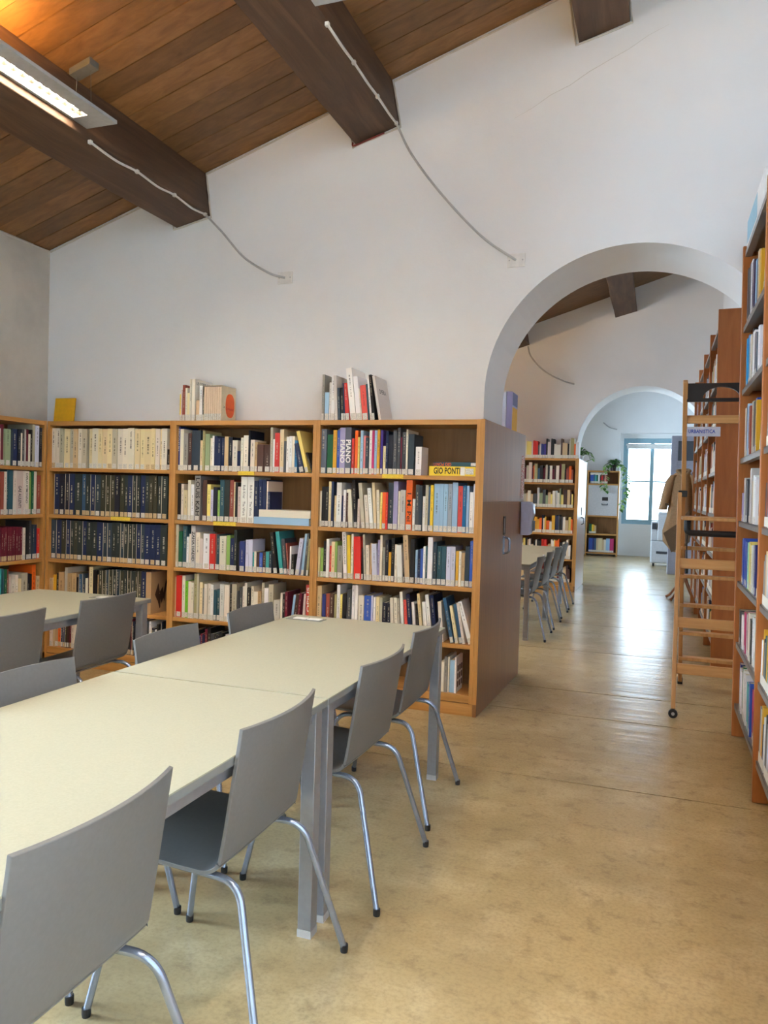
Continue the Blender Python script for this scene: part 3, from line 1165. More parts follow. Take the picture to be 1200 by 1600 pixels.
c0 = chair_proto()
PI = math.pi
chairs = [
    ((-1.13, 1.20), PI, 'grey shell chair nearest the camera, its broad back filling the lower corner'),
    ((-1.125, 1.935), PI, 'grey shell chair tucked at the seam between the centre tables'),
    ((-1.10, 2.735), PI, 'grey shell chair third from the camera on the aisle side'),
    ((-1.135, 3.435), PI, 'grey shell chair at the table end nearest the bookcase beside the arch'),
    ((-1.78, 1.96), 0.0, 'grey chair back above the far edge of the foreground table'),
    ((-1.78, 2.75), 0.0, 'grey chair back opposite the seam of the centre tables'),
    ((-1.80, 3.49), 0.0, 'grey chair back before the middle bookcase'),
    ((-2.955, 2.77), PI, 'grey chair at the left table cut by the picture edge'),
    ((-2.96, 3.47), PI, 'grey chair at the left table in front of the corner bookcase'),
    ((-1.26, 7.98), PI, 'first chair from the end panel at the next room table'),
    ((-1.26, 8.74), PI, 'second chair from the end panel at the next room table'),
    ((-1.27, 9.55), PI, 'third chair from the end panel at the next room table'),
    ((-1.275, 10.33), PI, 'fourth chair from the end panel at the next room table')]
for i, ((x, y), rz, lab) in enumerate(chairs):
    c = c0 if i == 0 else copy_tree(c0)
    c.location = (x, y, 0)
    c.rotation_euler = (0, 0, rz + RND.uniform(-0.02, 0.02))
    tag(c, lab, 'chair', 'grey shell chairs at the reading tables')


# ------------------------------------------------------------------ rolling library ladder under the arch
lad = empty('library_ladder', (0.0, 0.0, 0.0))
tag(lad, 'wooden folding library ladder with black handle standing under the arch', 'ladder')


def bar(name, p, q, w, d, mat, parent, bev=0.004):
    """rectangular bar from p to q; w across x, d across the other way"""
    p, q = Vector(p), Vector(q)
    t = (q - p).normalized()
    side = Vector((1, 0, 0)) if abs(t.x) < 0.8 else Vector((0, 1, 0))
    side = (side - t * side.dot(t)).normalized()
    up = t.cross(side)
    Mx = Matrix((side, up, t)).transposed().to_4x4()
    Mx.translation = p
    b = MB()
    b.box(-w / 2, w / 2, -d / 2, d / 2, 0, (q - p).length)
    o = b.build(name, mat, parent, bevel=bev)
    o.matrix_local = Mx
    return o


FR = lambda s, z: (0.145 + 0.44 * s, 5.45 + 0.27 * z, z)         # front prop frame, s 0..1 across
TR = lambda s, z: (0.215 + 0.42 * s - 0.03 * z * (1 - s), 6.50 - 0.41 * z, z)   # tall tread frame
for s in (0, 1):
    r = bar('prop_rail', FR(s, 0.055), FR(s, 1.50), 0.028, 0.045, M['beech'], lad)
    b = MB()
    x, y, z = FR(s, 0.03)
    b.tube([(x, y - 0.024, 0.029), (x, y + 0.0, 0.029)], 0.029, 20)
    w = b.build('caster', M['rubber'], lad, smooth=True)
    b = MB()
    b.tube([(x, y - 0.027, 0.029), (x, y - 0.0238, 0.029)], 0.011, 12)
    b.build('hub', M['grey_cable'], w)
    bar('tread_rail', TR(s, 0.03), TR(s, 2.25), 0.03, 0.055, M['beech'], lad)
    b = MB()
    x, y, z = TR(s, 0.0)
    b.box(x - 0.019, x + 0.019, y - 0.03, y + 0.03, 0, 0.05)
    b.build('rubber_foot', M['rubber'], lad, bevel=0.003)
for z in (1.01, 0.615, 0.315):
    a, c = FR(0, z), FR(1, z)
    bar('prop_crossbar', a, c, 0.024, 0.07, M['beech'], lad).rotation_mode = 'XYZ'
for z in (1.10, 0.885, 0.66, 0.435, 0.225):
    a, c = TR(0, z), TR(1, z)
    b = MB()
    b.box(a[0] - 0.01, c[0] + 0.01, a[1] - 0.06, a[1] + 0.03, z - 0.012, z + 0.012)
    b.build('tread', M['beech'], lad, bevel=0.003)
a, c = TR(0, 1.325), TR(1, 1.325)
b = MB()
b.box(a[0] - 0.015, c[0] + 0.015, 5.62, 6.02, 1.312, 1.335)
b.build('platform', M['beech'], lad, bevel=0.004)
b = MB()
b.tube(bend_path([(a[0] + 0.02, 5.66, 1.31), (a[0] + 0.02, 5.66, 1.225), (c[0] - 0.01, 5.66, 1.225), (c[0] - 0.01, 5.66, 1.31)], 0.03, 5), 0.022, 10)
b.build('grip', M['black'], lad, smooth=True)
a, c = TR(0, 2.0), TR(1, 2.0)
bar('top_crossbar', a, c, 0.022, 0.055, M['beech'], lad)
# black arched handle plate at the top
a, c = TR(0, 2.2), TR(1, 2.2)
b = MB()
x0, x1 = a[0] + 0.012, c[0] - 0.012
xm = 0.375
ho = arc(xm, 2.135, 0.5, 0, 180, 14)
hole = [(xm + (px - xm) * 0.115 / 0.5, 2.135 + (pz - 2.135) * 0.075 / 0.5) for px, pz in ho]
for (i, (p0, p1)) in enumerate(zip(hole, hole[1:])):
    q0 = (p0[0], 2.235)
    q1 = (p1[0], 2.235)
    b.prism([(p1[0], a[1], p1[1]), (p0[0], a[1], p0[1]), (q0[0], a[1], q0[1]), (q1[0], a[1], q1[1])], (0, 0.03, 0))
b.box(x0, x1, a[1], a[1] + 0.03, 2.112, 2.135)
b.box(x0, hole[-1][0], a[1], a[1] + 0.03, 2.135, 2.235)
b.box(hole[0][0], x1, a[1], a[1] + 0.03, 2.135, 2.235)
b.build('top_handle', M['black'], lad)
for s in (0, 1):
    x, y, z = FR(s, 1.49)
    b = MB()
    b.box(x - 0.01, x + 0.05, y - 0.02, y + 0.04, z - 0.02, z + 0.025)
    b.build('hinge', M['black'], lad, bevel=0.004)
b = MB()
b.tube(smooth_path([(0.205, 5.75, 1.30), (0.20, 5.72, 1.15), (0.205, 5.73, 1.0)], 6), 0.004, 6)
b.tube([(0.205, 5.73, 1.0), (0.205, 5.73, 0.94)], 0.011, 8)
b.build('safety_catch', M['rubber'], lad, smooth=True)
# clear plastic strip with blue lettering tied between the rails
x, y, z = TR(0, 1.92)
b = MB()
b.box(x + 0.012, x + 0.225, y - 0.035, y - 0.032, 1.885, 1.95)
sg = b.build('label_strip', plain('pale_plastic', (196, 200, 214), 0.25), lad)


# ------------------------------------------------------------------ lettering
def lettering(text, size, loc, X, Y, mat, parent, stretch=1.0, bold=0.0, align='LEFT'):
    cu = bpy.data.curves.new('lettering', 'FONT')
    cu.body = text
    cu.size = 1.0
    cu.align_x = align
    cu.align_y = 'CENTER'
    cu.extrude = 0.0
    cu.offset = bold
    cu.resolution_u = 2
    to = bpy.data.objects.new('lettering', cu)
    C.objects.link(to)
    bpy.context.view_layer.update()
    me = bpy.data.meshes.new_from_object(to.evaluated_get(bpy.context.evaluated_depsgraph_get()))
    bpy.data.objects.remove(to)
    me.name = 'lettering'
    me.materials.clear()
    me.materials.append(mat)
    o = bpy.data.objects.new('lettering', me)
    C.objects.link(o)
    o.parent = parent
    X, Y = Vector(X), Vector(Y)
    Mx = Matrix((X * size * stretch, Y * size, X.cross(Y))).transposed().to_4x4()
    Mx.translation = loc
    o.matrix_local = Mx
    return o


# ------------------------------------------------------------------ books
def book_mesh(w, h, d, t, x0):
    """cover: spine and two boards, spine on local y = 0 facing -y"""
    sec = [(x0, 0), (x0 + w, 0), (x0 + w, d), (x0 + w - t, d), (x0 + w - t, t), (x0 + t, t), (x0 + t, d), (x0, d)]
    v = [(x, y, 0) for x, y in sec] + [(x, y, h) for x, y in sec]
    f = [(i, (i + 1) % 8, 8 + (i + 1) % 8, 8 + i) for i in range(8)]
    for o, rev in ((0, True), (8, False)):
        for q in ((0, 1, 4, 5), (1, 2, 3, 4), (0, 5, 6, 7)):
            q = [o + i for i in q]
            f.append(tuple(reversed(q)) if rev else tuple(q))
    me = bpy.data.meshes.new('book')
    me.from_pydata(v, [], f)
    uv = me.uv_layers.new(name='UVMap')
    for p in me.polygons:
        for li in p.loop_indices:
            vi = me.loops[li].vertex_index
            if p.index == 0:
                uv.data[li].uv = (0.0 if vi in (0, 8) else 1.0, 1.0 if vi >= 8 else 0.0)
            else:
                uv.data[li].uv = (-1, -1)
    return me


def jitter(c, k=0.10):
    s = 1 + RND.uniform(-k, k)
    return tuple(max(0.0, min(1.0, x * s * (1 + RND.uniform(-0.03, 0.03)))) for x in c[:3]) + (1.0,)


def make_book(name, Mw, w, h, col, lean=0.0, depth=None, mat='gloss', label_h=0.032, tan=False, no_label=False):
    d = depth or max(0.13, min(0.27, h * 0.74 + RND.uniform(-0.015, 0.02)))
    t = 0.0026 if name != 'paperback_book' else 0.001
    x0 = -w if lean > 0 else 0.0
    me = book_mesh(w, h, d, min(t, w * 0.2), x0)
    me.materials.append(M[mat])
    o = bpy.data.objects.new(name, me)
    C.objects.link(o)
    o.color = jitter(lin(*PAL[col]))
    T = Mw
    if lean > 0:
        T = T @ Matrix.Translation((w, 0, 0))
    if lean:
        T = T @ Matrix.Rotation(math.radians(lean), 4, 'Y')
    o.matrix_world = T
    p = MB()
    p.box(x0 + t + 0.0002, x0 + w - t - 0.0002, t + 0.0002, d - 0.005, 0.003, h - 0.003)
    p.build('page_block', M['pages'], o)
    if not no_label:
        lw = min(w * 0.94, 0.034)
        lc = x0 + w / 2
        q = MB()
        q.box(lc - lw / 2, lc + lw / 2, -0.0005, 0.0001, 0.004, 0.004 + label_h)
        q.build('spine_label', M['call_tan' if tan else 'call'], o)
    return o


ORD = lambda n: '%d%s' % (n, 'th' if 10 <= n % 100 <= 20 else {1: 'st', 2: 'nd', 3: 'rd'}.get(n % 10, 'th'))
ROWS = {
"A1": "-4.571,0.045,0.314,cw -4.526,0.04,0.314,cw -4.486,0.038,0.311,cg -4.448,0.055,0.309,cy -4.393,0.041,0.309,cg -4.352,0.04,0.309,ct -4.312,0.041,0.311,cw -4.271,0.049,0.308,cg -4.205,0.035,0.309,cy -4.17,0.057,0.313,cw -4.112,0.037,0.308,cy -4.075,0.044,0.308,cy -4.031,0.049,0.311,cy -3.982,0.047,0.309,cg -3.935,0.054,0.308,cw -3.881,0.045,0.309,cw -3.836,0.06,0.314,cw -3.776,0.05,0.308,cy -3.726,0.039,0.308,cy -3.687,0.065,0.308,cy -3.622,0.034,0.312,cy -3.588,0.04,0.309,cw -3.548,0.019,0.306,cy -3.529,0.047,0.311,cw -3.478,0.027,0.155,bk",
"A2": "-4.535,0.052,0.323,nv -4.483,0.05,0.324,dn -4.433,0.045,0.325,dn -4.388,0.053,0.326,nv -4.335,0.069,0.325,dg -4.266,0.039,0.325,st -4.227,0.04,0.323,dg -4.187,0.052,0.324,nv -4.135,0.054,0.321,ds -4.081,0.041,0.322,ol -4.039,0.041,0.321,ol -3.998,0.047,0.322,ol -3.951,0.045,0.324,dn -3.906,0.041,0.324,ol -3.865,0.032,0.324,dg -3.833,0.045,0.325,nv -3.788,0.036,0.324,dg -3.752,0.036,0.325,dg -3.716,0.048,0.327,nv -3.668,0.034,0.325,dg -3.634,0.036,0.326,ol -3.598,0.035,0.325,ol -3.557,0.035,0.324,dg -3.522,0.056,0.325,dg",
"A3": "-4.569,0.058,0.31,ds -4.511,0.053,0.31,nv -4.454,0.037,0.306,ol -4.415,0.041,0.312,nv -4.374,0.034,0.309,dg -4.34,0.041,0.31,ol -4.299,0.044,0.31,dg -4.255,0.044,0.309,nv -4.211,0.05,0.306,dg -4.161,0.051,0.308,dg -4.11,0.057,0.308,nv -4.052,0.037,0.304,ds -4.015,0.043,0.304,ds -3.972,0.042,0.309,dg -3.93,0.035,0.31,dg -3.895,0.038,0.307,ds -3.856,0.038,0.304,dg -3.818,0.042,0.304,dg -3.776,0.03,0.305,dg -3.746,0.045,0.307,nv -3.701,0.034,0.309,ds -3.667,0.051,0.307,nv -3.616,0.048,0.308,nv -3.568,0.045,0.31,nv -3.523,0.061,0.31,dg",
"A4": "-4.567,0.034,0.217,tn -4.534,0.029,0.243,yo -4.501,0.027,0.258,bk -4.474,0.051,0.269,tn -4.419,0.033,0.308,cg -4.386,0.039,0.265,tn -4.347,0.045,0.268,tn -4.299,0.023,0.238,bk -4.276,0.03,0.264,st -4.246,0.028,0.27,ds -4.218,0.026,0.235,cw -4.192,0.017,0.309,br -4.175,0.036,0.327,cy -4.139,0.037,0.305,bk -4.102,0.015,0.27,tn -4.087,0.034,0.316,ol -4.053,0.035,0.306,ol -4.018,0.024,0.312,ds -3.994,0.034,0.318,ol -3.96,0.039,0.32,dg -3.921,0.029,0.322,ds -3.892,0.043,0.317,ol -3.849,0.029,0.319,dg -3.82,0.029,0.32,ol -3.791,0.042,0.319,dg -3.748,0.023,0.317,ol -3.725,0.038,0.323,ol -3.687,0.042,0.321,nv -3.645,0.047,0.32,tn",
"B1": "-3.403,0.032,0.328,ib -3.371,0.033,0.308,cw -3.337,0.038,0.275,gy -3.296,0.028,0.277,br -3.268,0.075,0.298,ds -3.192,0.022,0.224,cy -3.171,0.019,0.296,od -3.152,0.038,0.272,sg -3.111,0.023,0.241,cw -3.088,0.016,0.258,wh -3.072,0.027,0.256,nv -3.045,0.027,0.243,nv -3.018,0.025,0.244,nv -2.989,0.032,0.253,ct -2.957,0.032,0.25,dn -2.925,0.042,0.226,cw -2.88,0.027,0.148,nv -2.853,0.021,0.245,cw -2.833,0.039,0.262,cw -2.792,0.014,0.298,dn -2.777,0.034,0.231,cw -2.74,0.022,0.214,tn -2.718,0.053,0.197,br -2.665,0.052,0.197,br -2.613,0.019,0.319,cg -2.593,0.016,0.236,wh -2.577,0.037,0.28,rd -2.541,0.032,0.304,cy -2.507,0.018,0.223,gd -2.487,0.02,0.253,wh -2.467,0.023,0.257,wh -2.444,0.02,0.257,cw -2.423,0.022,0.228,bt -2.378,0.033,0.209,nv,-13.3 -2.339,0.026,0.301,yc,-14.7 -2.287,0.012,0.151,bk,-20.8",
"B2": "-3.412,0.026,0.27,wh -3.383,0.031,0.275,bk -3.349,0.022,0.27,cw -3.326,0.031,0.225,cy -3.292,0.026,0.299,cw -3.264,0.027,0.269,wh -3.237,0.05,0.333,gy -3.164,0.035,0.303,br -3.127,0.03,0.272,yc -3.096,0.023,0.234,lv -3.073,0.033,0.252,dn -3.038,0.019,0.231,lg -3.02,0.036,0.308,tk -2.984,0.043,0.309,dg -2.939,0.034,0.307,rb -2.905,0.016,0.295,cy -2.889,0.021,0.291,bk -2.868,0.026,0.261,pw -2.842,0.051,0.333,wh -2.791,0.051,0.334,wh -2.737,0.034,0.306,nv -2.701,0.03,0.317,nv -2.67,0.03,0.316,nv -2.638,0.012,0.305,cw -2.625,0.019,0.231,nv",
"B3": "-3.411,0.048,0.318,cg -3.362,0.033,0.268,gn -3.329,0.037,0.31,tk -3.291,0.019,0.23,wh -3.272,0.015,0.252,cw -3.256,0.037,0.315,wg -3.218,0.035,0.266,cw -3.179,0.027,0.222,pw -3.153,0.054,0.26,wh -3.098,0.048,0.261,rd -3.05,0.016,0.261,rb -3.034,0.024,0.259,tk -3.009,0.054,0.248,cw -2.954,0.029,0.257,lg -2.925,0.036,0.236,nv -2.89,0.023,0.298,dg -2.863,0.019,0.211,bk -2.842,0.041,0.221,ib -2.797,0.025,0.231,lv -2.771,0.03,0.233,lv -2.739,0.015,0.144,tl -2.724,0.017,0.151,cw -2.707,0.025,0.146,br -2.682,0.025,0.145,bl -2.657,0.024,0.149,br -2.633,0.027,0.153,tl -2.606,0.022,0.156,ds -2.563,0.03,0.295,bk,-7.7 -2.518,0.03,0.303,tl,-8.1 -2.484,0.026,0.253,gd,-6.1 -2.456,0.013,0.223,rb,-5.6 -2.444,0.013,0.202,wh -2.426,0.022,0.145,bk -2.397,0.03,0.261,lv,6.9 -2.352,0.02,0.296,lb,4.8 -2.33,0.017,0.298,gd,4.8 -2.31,0.018,0.263,od,3.7",
"B4": "-3.406,0.025,0.3,ct -3.38,0.048,0.311,rd -3.328,0.027,0.312,cw -3.299,0.025,0.275,lm -3.273,0.025,0.272,cw -3.247,0.024,0.267,cw -3.222,0.026,0.334,od -3.195,0.017,0.336,cg -3.176,0.026,0.274,cy -3.148,0.016,0.231,gy -3.131,0.026,0.264,cw -3.103,0.025,0.268,cw -3.076,0.023,0.263,wh -3.052,0.024,0.225,tk -3.028,0.025,0.227,tk -3.002,0.036,0.269,wg -2.96,0.04,0.267,cw -2.919,0.02,0.274,bk -2.898,0.04,0.28,cg -2.856,0.017,0.23,gd -2.838,0.024,0.257,gd -2.813,0.018,0.268,cw -2.794,0.021,0.294,cw -2.772,0.029,0.262,bk -2.743,0.02,0.273,cw -2.721,0.036,0.235,cw -2.684,0.026,0.242,tn -2.658,0.022,0.304,cg -2.635,0.033,0.267,wh -2.601,0.037,0.296,cg -2.556,0.049,0.187,wg -2.505,0.015,0.241,cw -2.489,0.02,0.234,bk -2.468,0.021,0.253,mr -2.425,0.017,0.236,lb,6.3 -2.406,0.025,0.241,br,5.9 -2.377,0.02,0.252,mr,5.4 -2.338,0.017,0.245,pw,3.3 -2.304,0.037,0.312,rc,-1.1",
"C1": "-2.226,0.049,0.307,gs -2.172,0.043,0.269,gn -2.127,0.027,0.3,yo -2.099,0.02,0.3,bl -2.079,0.041,0.317,lp -2.037,0.044,0.319,gs -1.991,0.018,0.244,rd -1.968,0.021,0.298,or -1.945,0.015,0.253,yc -1.926,0.02,0.298,lb -1.905,0.017,0.263,pk -1.887,0.023,0.249,ds -1.863,0.021,0.3,wh -1.842,0.018,0.298,mg -1.823,0.019,0.298,lb -1.803,0.019,0.303,yo -1.782,0.018,0.301,pr -1.76,0.019,0.193,cy -1.742,0.017,0.296,nv -1.723,0.032,0.268,dn -1.69,0.028,0.298,gd -1.661,0.021,0.316,gd -1.638,0.011,0.254,mr -1.626,0.028,0.287,gd -1.597,0.014,0.303,cw -1.581,0.042,0.273,ds -1.529,0.042,0.19,wh",
"C2": "-2.238,0.034,0.249,cw -2.203,0.026,0.278,bk -2.176,0.026,0.279,bk -2.149,0.018,0.315,cy -2.13,0.017,0.314,nv -2.11,0.015,0.218,cy -2.095,0.038,0.31,wh -2.054,0.014,0.22,nv -2.039,0.018,0.259,wh -2.019,0.015,0.24,br -1.999,0.033,0.263,cw,-4.1 -1.956,0.023,0.328,bk,-4.3 -1.934,0.017,0.2,pw -1.903,0.026,0.31,cg,-5.7 -1.87,0.026,0.229,cw,-5.2 -1.84,0.026,0.277,wh,-5.8 -1.81,0.02,0.315,cy,-4.5 -1.788,0.02,0.266,cw,-2.8 -1.77,0.014,0.251,yc -1.755,0.024,0.251,or -1.73,0.015,0.252,rd -1.715,0.036,0.316,ds -1.678,0.032,0.326,lp -1.644,0.015,0.261,cw -1.628,0.036,0.27,wg -1.587,0.043,0.341,or -1.541,0.018,0.212,wh -1.522,0.025,0.307,gd -1.496,0.023,0.301,ds -1.471,0.019,0.232,wh -1.452,0.02,0.307,cg -1.431,0.014,0.297,st -1.417,0.021,0.307,yl -1.395,0.04,0.317,lb -1.354,0.027,0.318,lb -1.326,0.028,0.317,lb -1.297,0.028,0.318,gl -1.269,0.037,0.328,lb -1.231,0.033,0.307,rc -1.198,0.024,0.31,bt -1.173,0.018,0.308,lb -1.153,0.023,0.268,wh -1.129,0.026,0.322,wh",
"C3": "-2.236,0.015,0.274,gd -2.219,0.015,0.207,cy -2.203,0.021,0.203,lg -2.182,0.023,0.253,bk -2.158,0.021,0.268,wh -2.135,0.014,0.221,rd -2.121,0.026,0.251,cy -2.094,0.018,0.252,lg -2.074,0.04,0.225,gy -2.025,0.027,0.321,wh,-3.4 -1.994,0.023,0.303,yl,-2.6 -1.973,0.016,0.312,cw -1.949,0.053,0.293,rd,-2.3 -1.897,0.015,0.219,bk -1.873,0.016,0.312,cg,-3.1 -1.856,0.023,0.239,cw,-2.6 -1.835,0.015,0.255,tn -1.813,0.037,0.251,lv,-2.9 -1.779,0.016,0.279,lp -1.763,0.018,0.312,cw -1.742,0.017,0.231,gy -1.724,0.024,0.279,dn -1.698,0.019,0.201,yo -1.68,0.021,0.296,bk -1.657,0.018,0.255,cw -1.631,0.037,0.251,wh,-3.4 -1.596,0.011,0.197,bk -1.578,0.035,0.32,ct,-4.1 -1.545,0.029,0.297,bk -1.511,0.016,0.225,lb -1.494,0.018,0.23,nv -1.475,0.019,0.236,bl -1.456,0.017,0.251,wh -1.438,0.013,0.253,tk -1.424,0.034,0.315,wh -1.388,0.025,0.284,ds -1.361,0.029,0.258,tk -1.331,0.031,0.259,tk -1.298,0.03,0.259,lv -1.267,0.031,0.261,lv -1.232,0.019,0.233,yo -1.212,0.017,0.231,cw -1.194,0.023,0.223,tn -1.17,0.029,0.266,ds -1.139,0.025,0.303,bl -1.111,0.015,0.259,mt",
"C4": "-2.224,0.04,0.313,ct -2.181,0.028,0.257,ib -2.152,0.028,0.262,rb -2.123,0.031,0.265,br -2.088,0.019,0.262,od -2.069,0.024,0.329,wh -2.043,0.015,0.265,yc -2.027,0.03,0.267,bk -1.996,0.036,0.303,gd -1.958,0.021,0.333,wh -1.936,0.021,0.335,wh -1.91,0.042,0.268,cw -1.867,0.052,0.271,bl -1.814,0.015,0.274,lv -1.798,0.015,0.264,wh -1.782,0.025,0.265,cy -1.755,0.019,0.262,cg -1.735,0.031,0.231,dn -1.703,0.027,0.229,dn -1.669,0.023,0.267,cw,-2.6 -1.644,0.024,0.269,cw,-2.8 -1.616,0.016,0.267,cg,-3 -1.592,0.021,0.312,wh,-4 -1.567,0.02,0.26,rc,-4.6 -1.539,0.027,0.303,nv,-5.6 -1.506,0.019,0.25,wh,-5 -1.485,0.017,0.238,bk,-4.5 -1.46,0.021,0.31,cy,-6.3 -1.435,0.025,0.256,wh,-5.1 -1.402,0.025,0.306,wh,-6.3 -1.366,0.027,0.306,nv,-6.9 -1.326,0.025,0.264,cw,-5.2 -1.252,0.024,0.297,st,-11.9 -1.219,0.021,0.249,cy,-10.7 -1.194,0.022,0.26,st,-10.7 -1.171,0.018,0.271,cw,-10.7 -1.133,0.029,0.284,wh,-16.5",
"A5": "-4.555,0.028,0.22,pw -4.526,0.019,0.264,ct -4.506,0.032,0.252,tn -4.473,0.028,0.202,or -4.444,0.02,0.262,nv -4.423,0.018,0.252,nv -4.404,0.018,0.209,ol -4.385,0.02,0.269,br -4.364,0.02,0.244,mr -4.343,0.028,0.22,cw -4.314,0.032,0.217,cw -4.281,0.019,0.215,lg -4.261,0.02,0.213,gn -4.24,0.017,0.211,gn -4.222,0.028,0.236,bk -4.193,0.018,0.278,nv -4.174,0.017,0.262,ib -4.156,0.018,0.223,bk -4.137,0.018,0.27,cw -4.118,0.032,0.215,ib -4.085,0.032,0.277,ib -4.052,0.02,0.202,wh -4.031,0.02,0.275,bk -4.01,0.019,0.227,dn -3.99,0.028,0.2,mr -3.961,0.032,0.205,gd -3.928,0.019,0.238,wh -3.908,0.019,0.238,bk -3.888,0.032,0.205,bk -3.855,0.017,0.268,gd -3.837,0.017,0.263,cw -3.819,0.019,0.246,nv -3.799,0.017,0.204,bk -3.781,0.018,0.276,mr -3.762,0.018,0.26,dn -3.743,0.02,0.241,gd -3.722,0.028,0.262,wh -3.693,0.017,0.26,mr -3.675,0.019,0.203,wh -3.655,0.017,0.227,ib -3.637,0.028,0.273,gd -3.608,0.019,0.274,wh -3.588,0.028,0.225,dn -3.559,0.019,0.214,wh -3.539,0.017,0.258,bk -3.521,0.019,0.213,bk -3.501,0.017,0.279,dn -3.483,0.028,0.203,nv",
"B5": "-3.38,0.032,0.238,dn -3.347,0.019,0.226,bk -3.327,0.02,0.202,ib -3.306,0.032,0.193,pr -3.273,0.02,0.217,dn -3.252,0.018,0.2,pr -3.233,0.032,0.235,cw -3.2,0.018,0.24,bk -3.181,0.02,0.199,ib -3.16,0.02,0.22,mr -3.139,0.017,0.214,nv -3.121,0.02,0.258,mr -3.1,0.028,0.267,bk -3.071,0.032,0.228,gd -3.038,0.019,0.222,bk -3.018,0.018,0.22,dn -2.999,0.028,0.24,bk -2.97,0.02,0.204,gd -2.949,0.02,0.231,wh -2.928,0.028,0.219,cw -2.899,0.019,0.243,mr -2.879,0.019,0.235,gd -2.859,0.032,0.257,wh -2.826,0.019,0.267,wh -2.806,0.019,0.236,bk -2.786,0.017,0.234,bk",
"C5": "-1.364,0.041,0.125,wh -1.317,0.028,0.197,cw -1.288,0.022,0.233,gy -1.264,0.011,0.235,cw -1.251,0.033,0.215,lb -1.218,0.013,0.237,wh",
"BT": "-3.404,0.013,0.203,yl -3.39,0.011,0.236,pw -3.378,0.024,0.271,rb -3.353,0.018,0.249,cw -3.333,0.019,0.21,cy -3.315,0.016,0.314,cw -3.298,0.027,0.314,cw -3.262,0.03,0.157,ct -3.232,0.026,0.263,wh -3.205,0.012,0.26,bk",
"CT": "-2.234,0.018,0.321,gy -2.214,0.032,0.199,lb -2.182,0.015,0.266,wg -2.167,0.028,0.311,wh -2.133,0.022,0.313,wg,-3.6 -2.109,0.018,0.227,ds,-3 -2.084,0.02,0.227,bk,-3.5 -2.063,0.01,0.258,nv,-4 -2.052,0.03,0.259,rd,-5.9 -2.017,0.042,0.363,wh,-7.3 -1.973,0.033,0.306,wh,-6.7 -1.939,0.007,0.222,cw,-7 -1.93,0.042,0.242,rc,-6.3 -1.887,0.011,0.25,tk,-5.7 -1.871,0.014,0.313,wh,-6 -1.855,0.019,0.313,bk,-6.6 -1.811,0.019,0.309,wg,-10.7",
"L1": "4.43,0.01,0.272,pw 4.44,0.03,0.302,mr 4.472,0.012,0.273,sg 4.484,0.049,0.274,sg 4.535,0.015,0.277,ds 4.552,0.043,0.28,nv 4.597,0.026,0.281,dn 4.625,0.015,0.254,cw 4.641,0.021,0.285,gd 4.663,0.01,0.286,wg 4.674,0.021,0.288,mr 4.697,0.02,0.252,cw 4.717,0.018,0.288,bk 4.735,0.027,0.335,cg 4.764,0.032,0.325,lv 4.797,0.024,0.311,dn",
"L2": "4.436,0.01,0.322,bk 4.448,0.028,0.323,rb 4.479,0.023,0.324,cw 4.505,0.017,0.335,tk 4.523,0.039,0.335,tk 4.563,0.029,0.335,cw 4.593,0.067,0.335,pw 4.662,0.044,0.335,cw 4.709,0.024,0.328,lg 4.734,0.018,0.335,gn 4.754,0.031,0.335,cw 4.788,0.036,0.305,rb",
"L3": "4.444,0.021,0.255,mr 4.467,0.022,0.254,mr 4.491,0.021,0.255,mr 4.513,0.022,0.256,mr 4.536,0.022,0.255,mr 4.559,0.022,0.256,mr 4.582,0.022,0.256,mr 4.605,0.024,0.257,mr 4.63,0.022,0.258,mr 4.653,0.023,0.257,mr 4.677,0.022,0.256,mr 4.701,0.015,0.25,cw 4.717,0.023,0.249,cw 4.742,0.034,0.301,bk 4.778,0.037,0.302,gd 4.818,0.027,0.27,ds 4.847,0.029,0.269,nv 4.879,0.032,0.239,rd",
"L4": "4.45,0.028,0.322,tl 4.479,0.019,0.32,tk 4.499,0.027,0.317,gn 4.528,0.023,0.315,rb 4.553,0.018,0.258,pw 4.573,0.04,0.231,cw 4.615,0.03,0.263,cw 4.648,0.032,0.232,cy 4.681,0.068,0.272,cg 4.751,0.025,0.263,dn 4.778,0.024,0.257,bk 4.803,0.041,0.328,or 4.847,0.039,0.235,ct",
"R0": "5.12,0.052,0.34,gd 5.068,0.052,0.326,gd 5.016,0.052,0.34,gd 4.962,0.074,0.34,wh 4.871,0.062,0.307,pd 4.809,0.062,0.295,pd 4.747,0.052,0.28,lb 4.695,0.042,0.28,dn 4.65,0.049,0.263,cw 4.609,0.054,0.292,ct 4.55,0.068,0.273,yo",
"R1": "5.12,0.055,0.298,cn 5.065,0.055,0.286,cn 5.011,0.055,0.298,cn 4.956,0.055,0.286,cn 4.892,0.048,0.24,bk 4.849,0.062,0.266,cw 4.792,0.055,0.29,bk 4.732,0.083,0.263,wh 4.643,0.047,0.24,gs 4.596,0.047,0.231,gs 4.552,0.055,0.256,wh 4.497,0.055,0.246,wh",
"R2": "5.12,0.061,0.299,cw 5.059,0.076,0.306,gd 4.982,0.056,0.305,gy 4.924,0.046,0.303,lb 4.878,0.046,0.29,lb 4.827,0.064,0.278,rb 4.765,0.089,0.296,cg 4.674,0.077,0.286,gd 4.599,0.066,0.295,bl 4.529,0.051,0.277,yo",
"R3": "5.12,0.058,0.17,lp 5.087,0.052,0.257,wg 5.036,0.052,0.247,wg 4.984,0.052,0.257,wg 4.92,0.053,0.249,gd 4.866,0.053,0.239,gd 4.813,0.053,0.249,gd 4.752,0.056,0.305,wg 4.696,0.056,0.293,wg 4.614,0.065,0.231,tn 4.553,0.057,0.26,wh 4.495,0.057,0.249,wh",
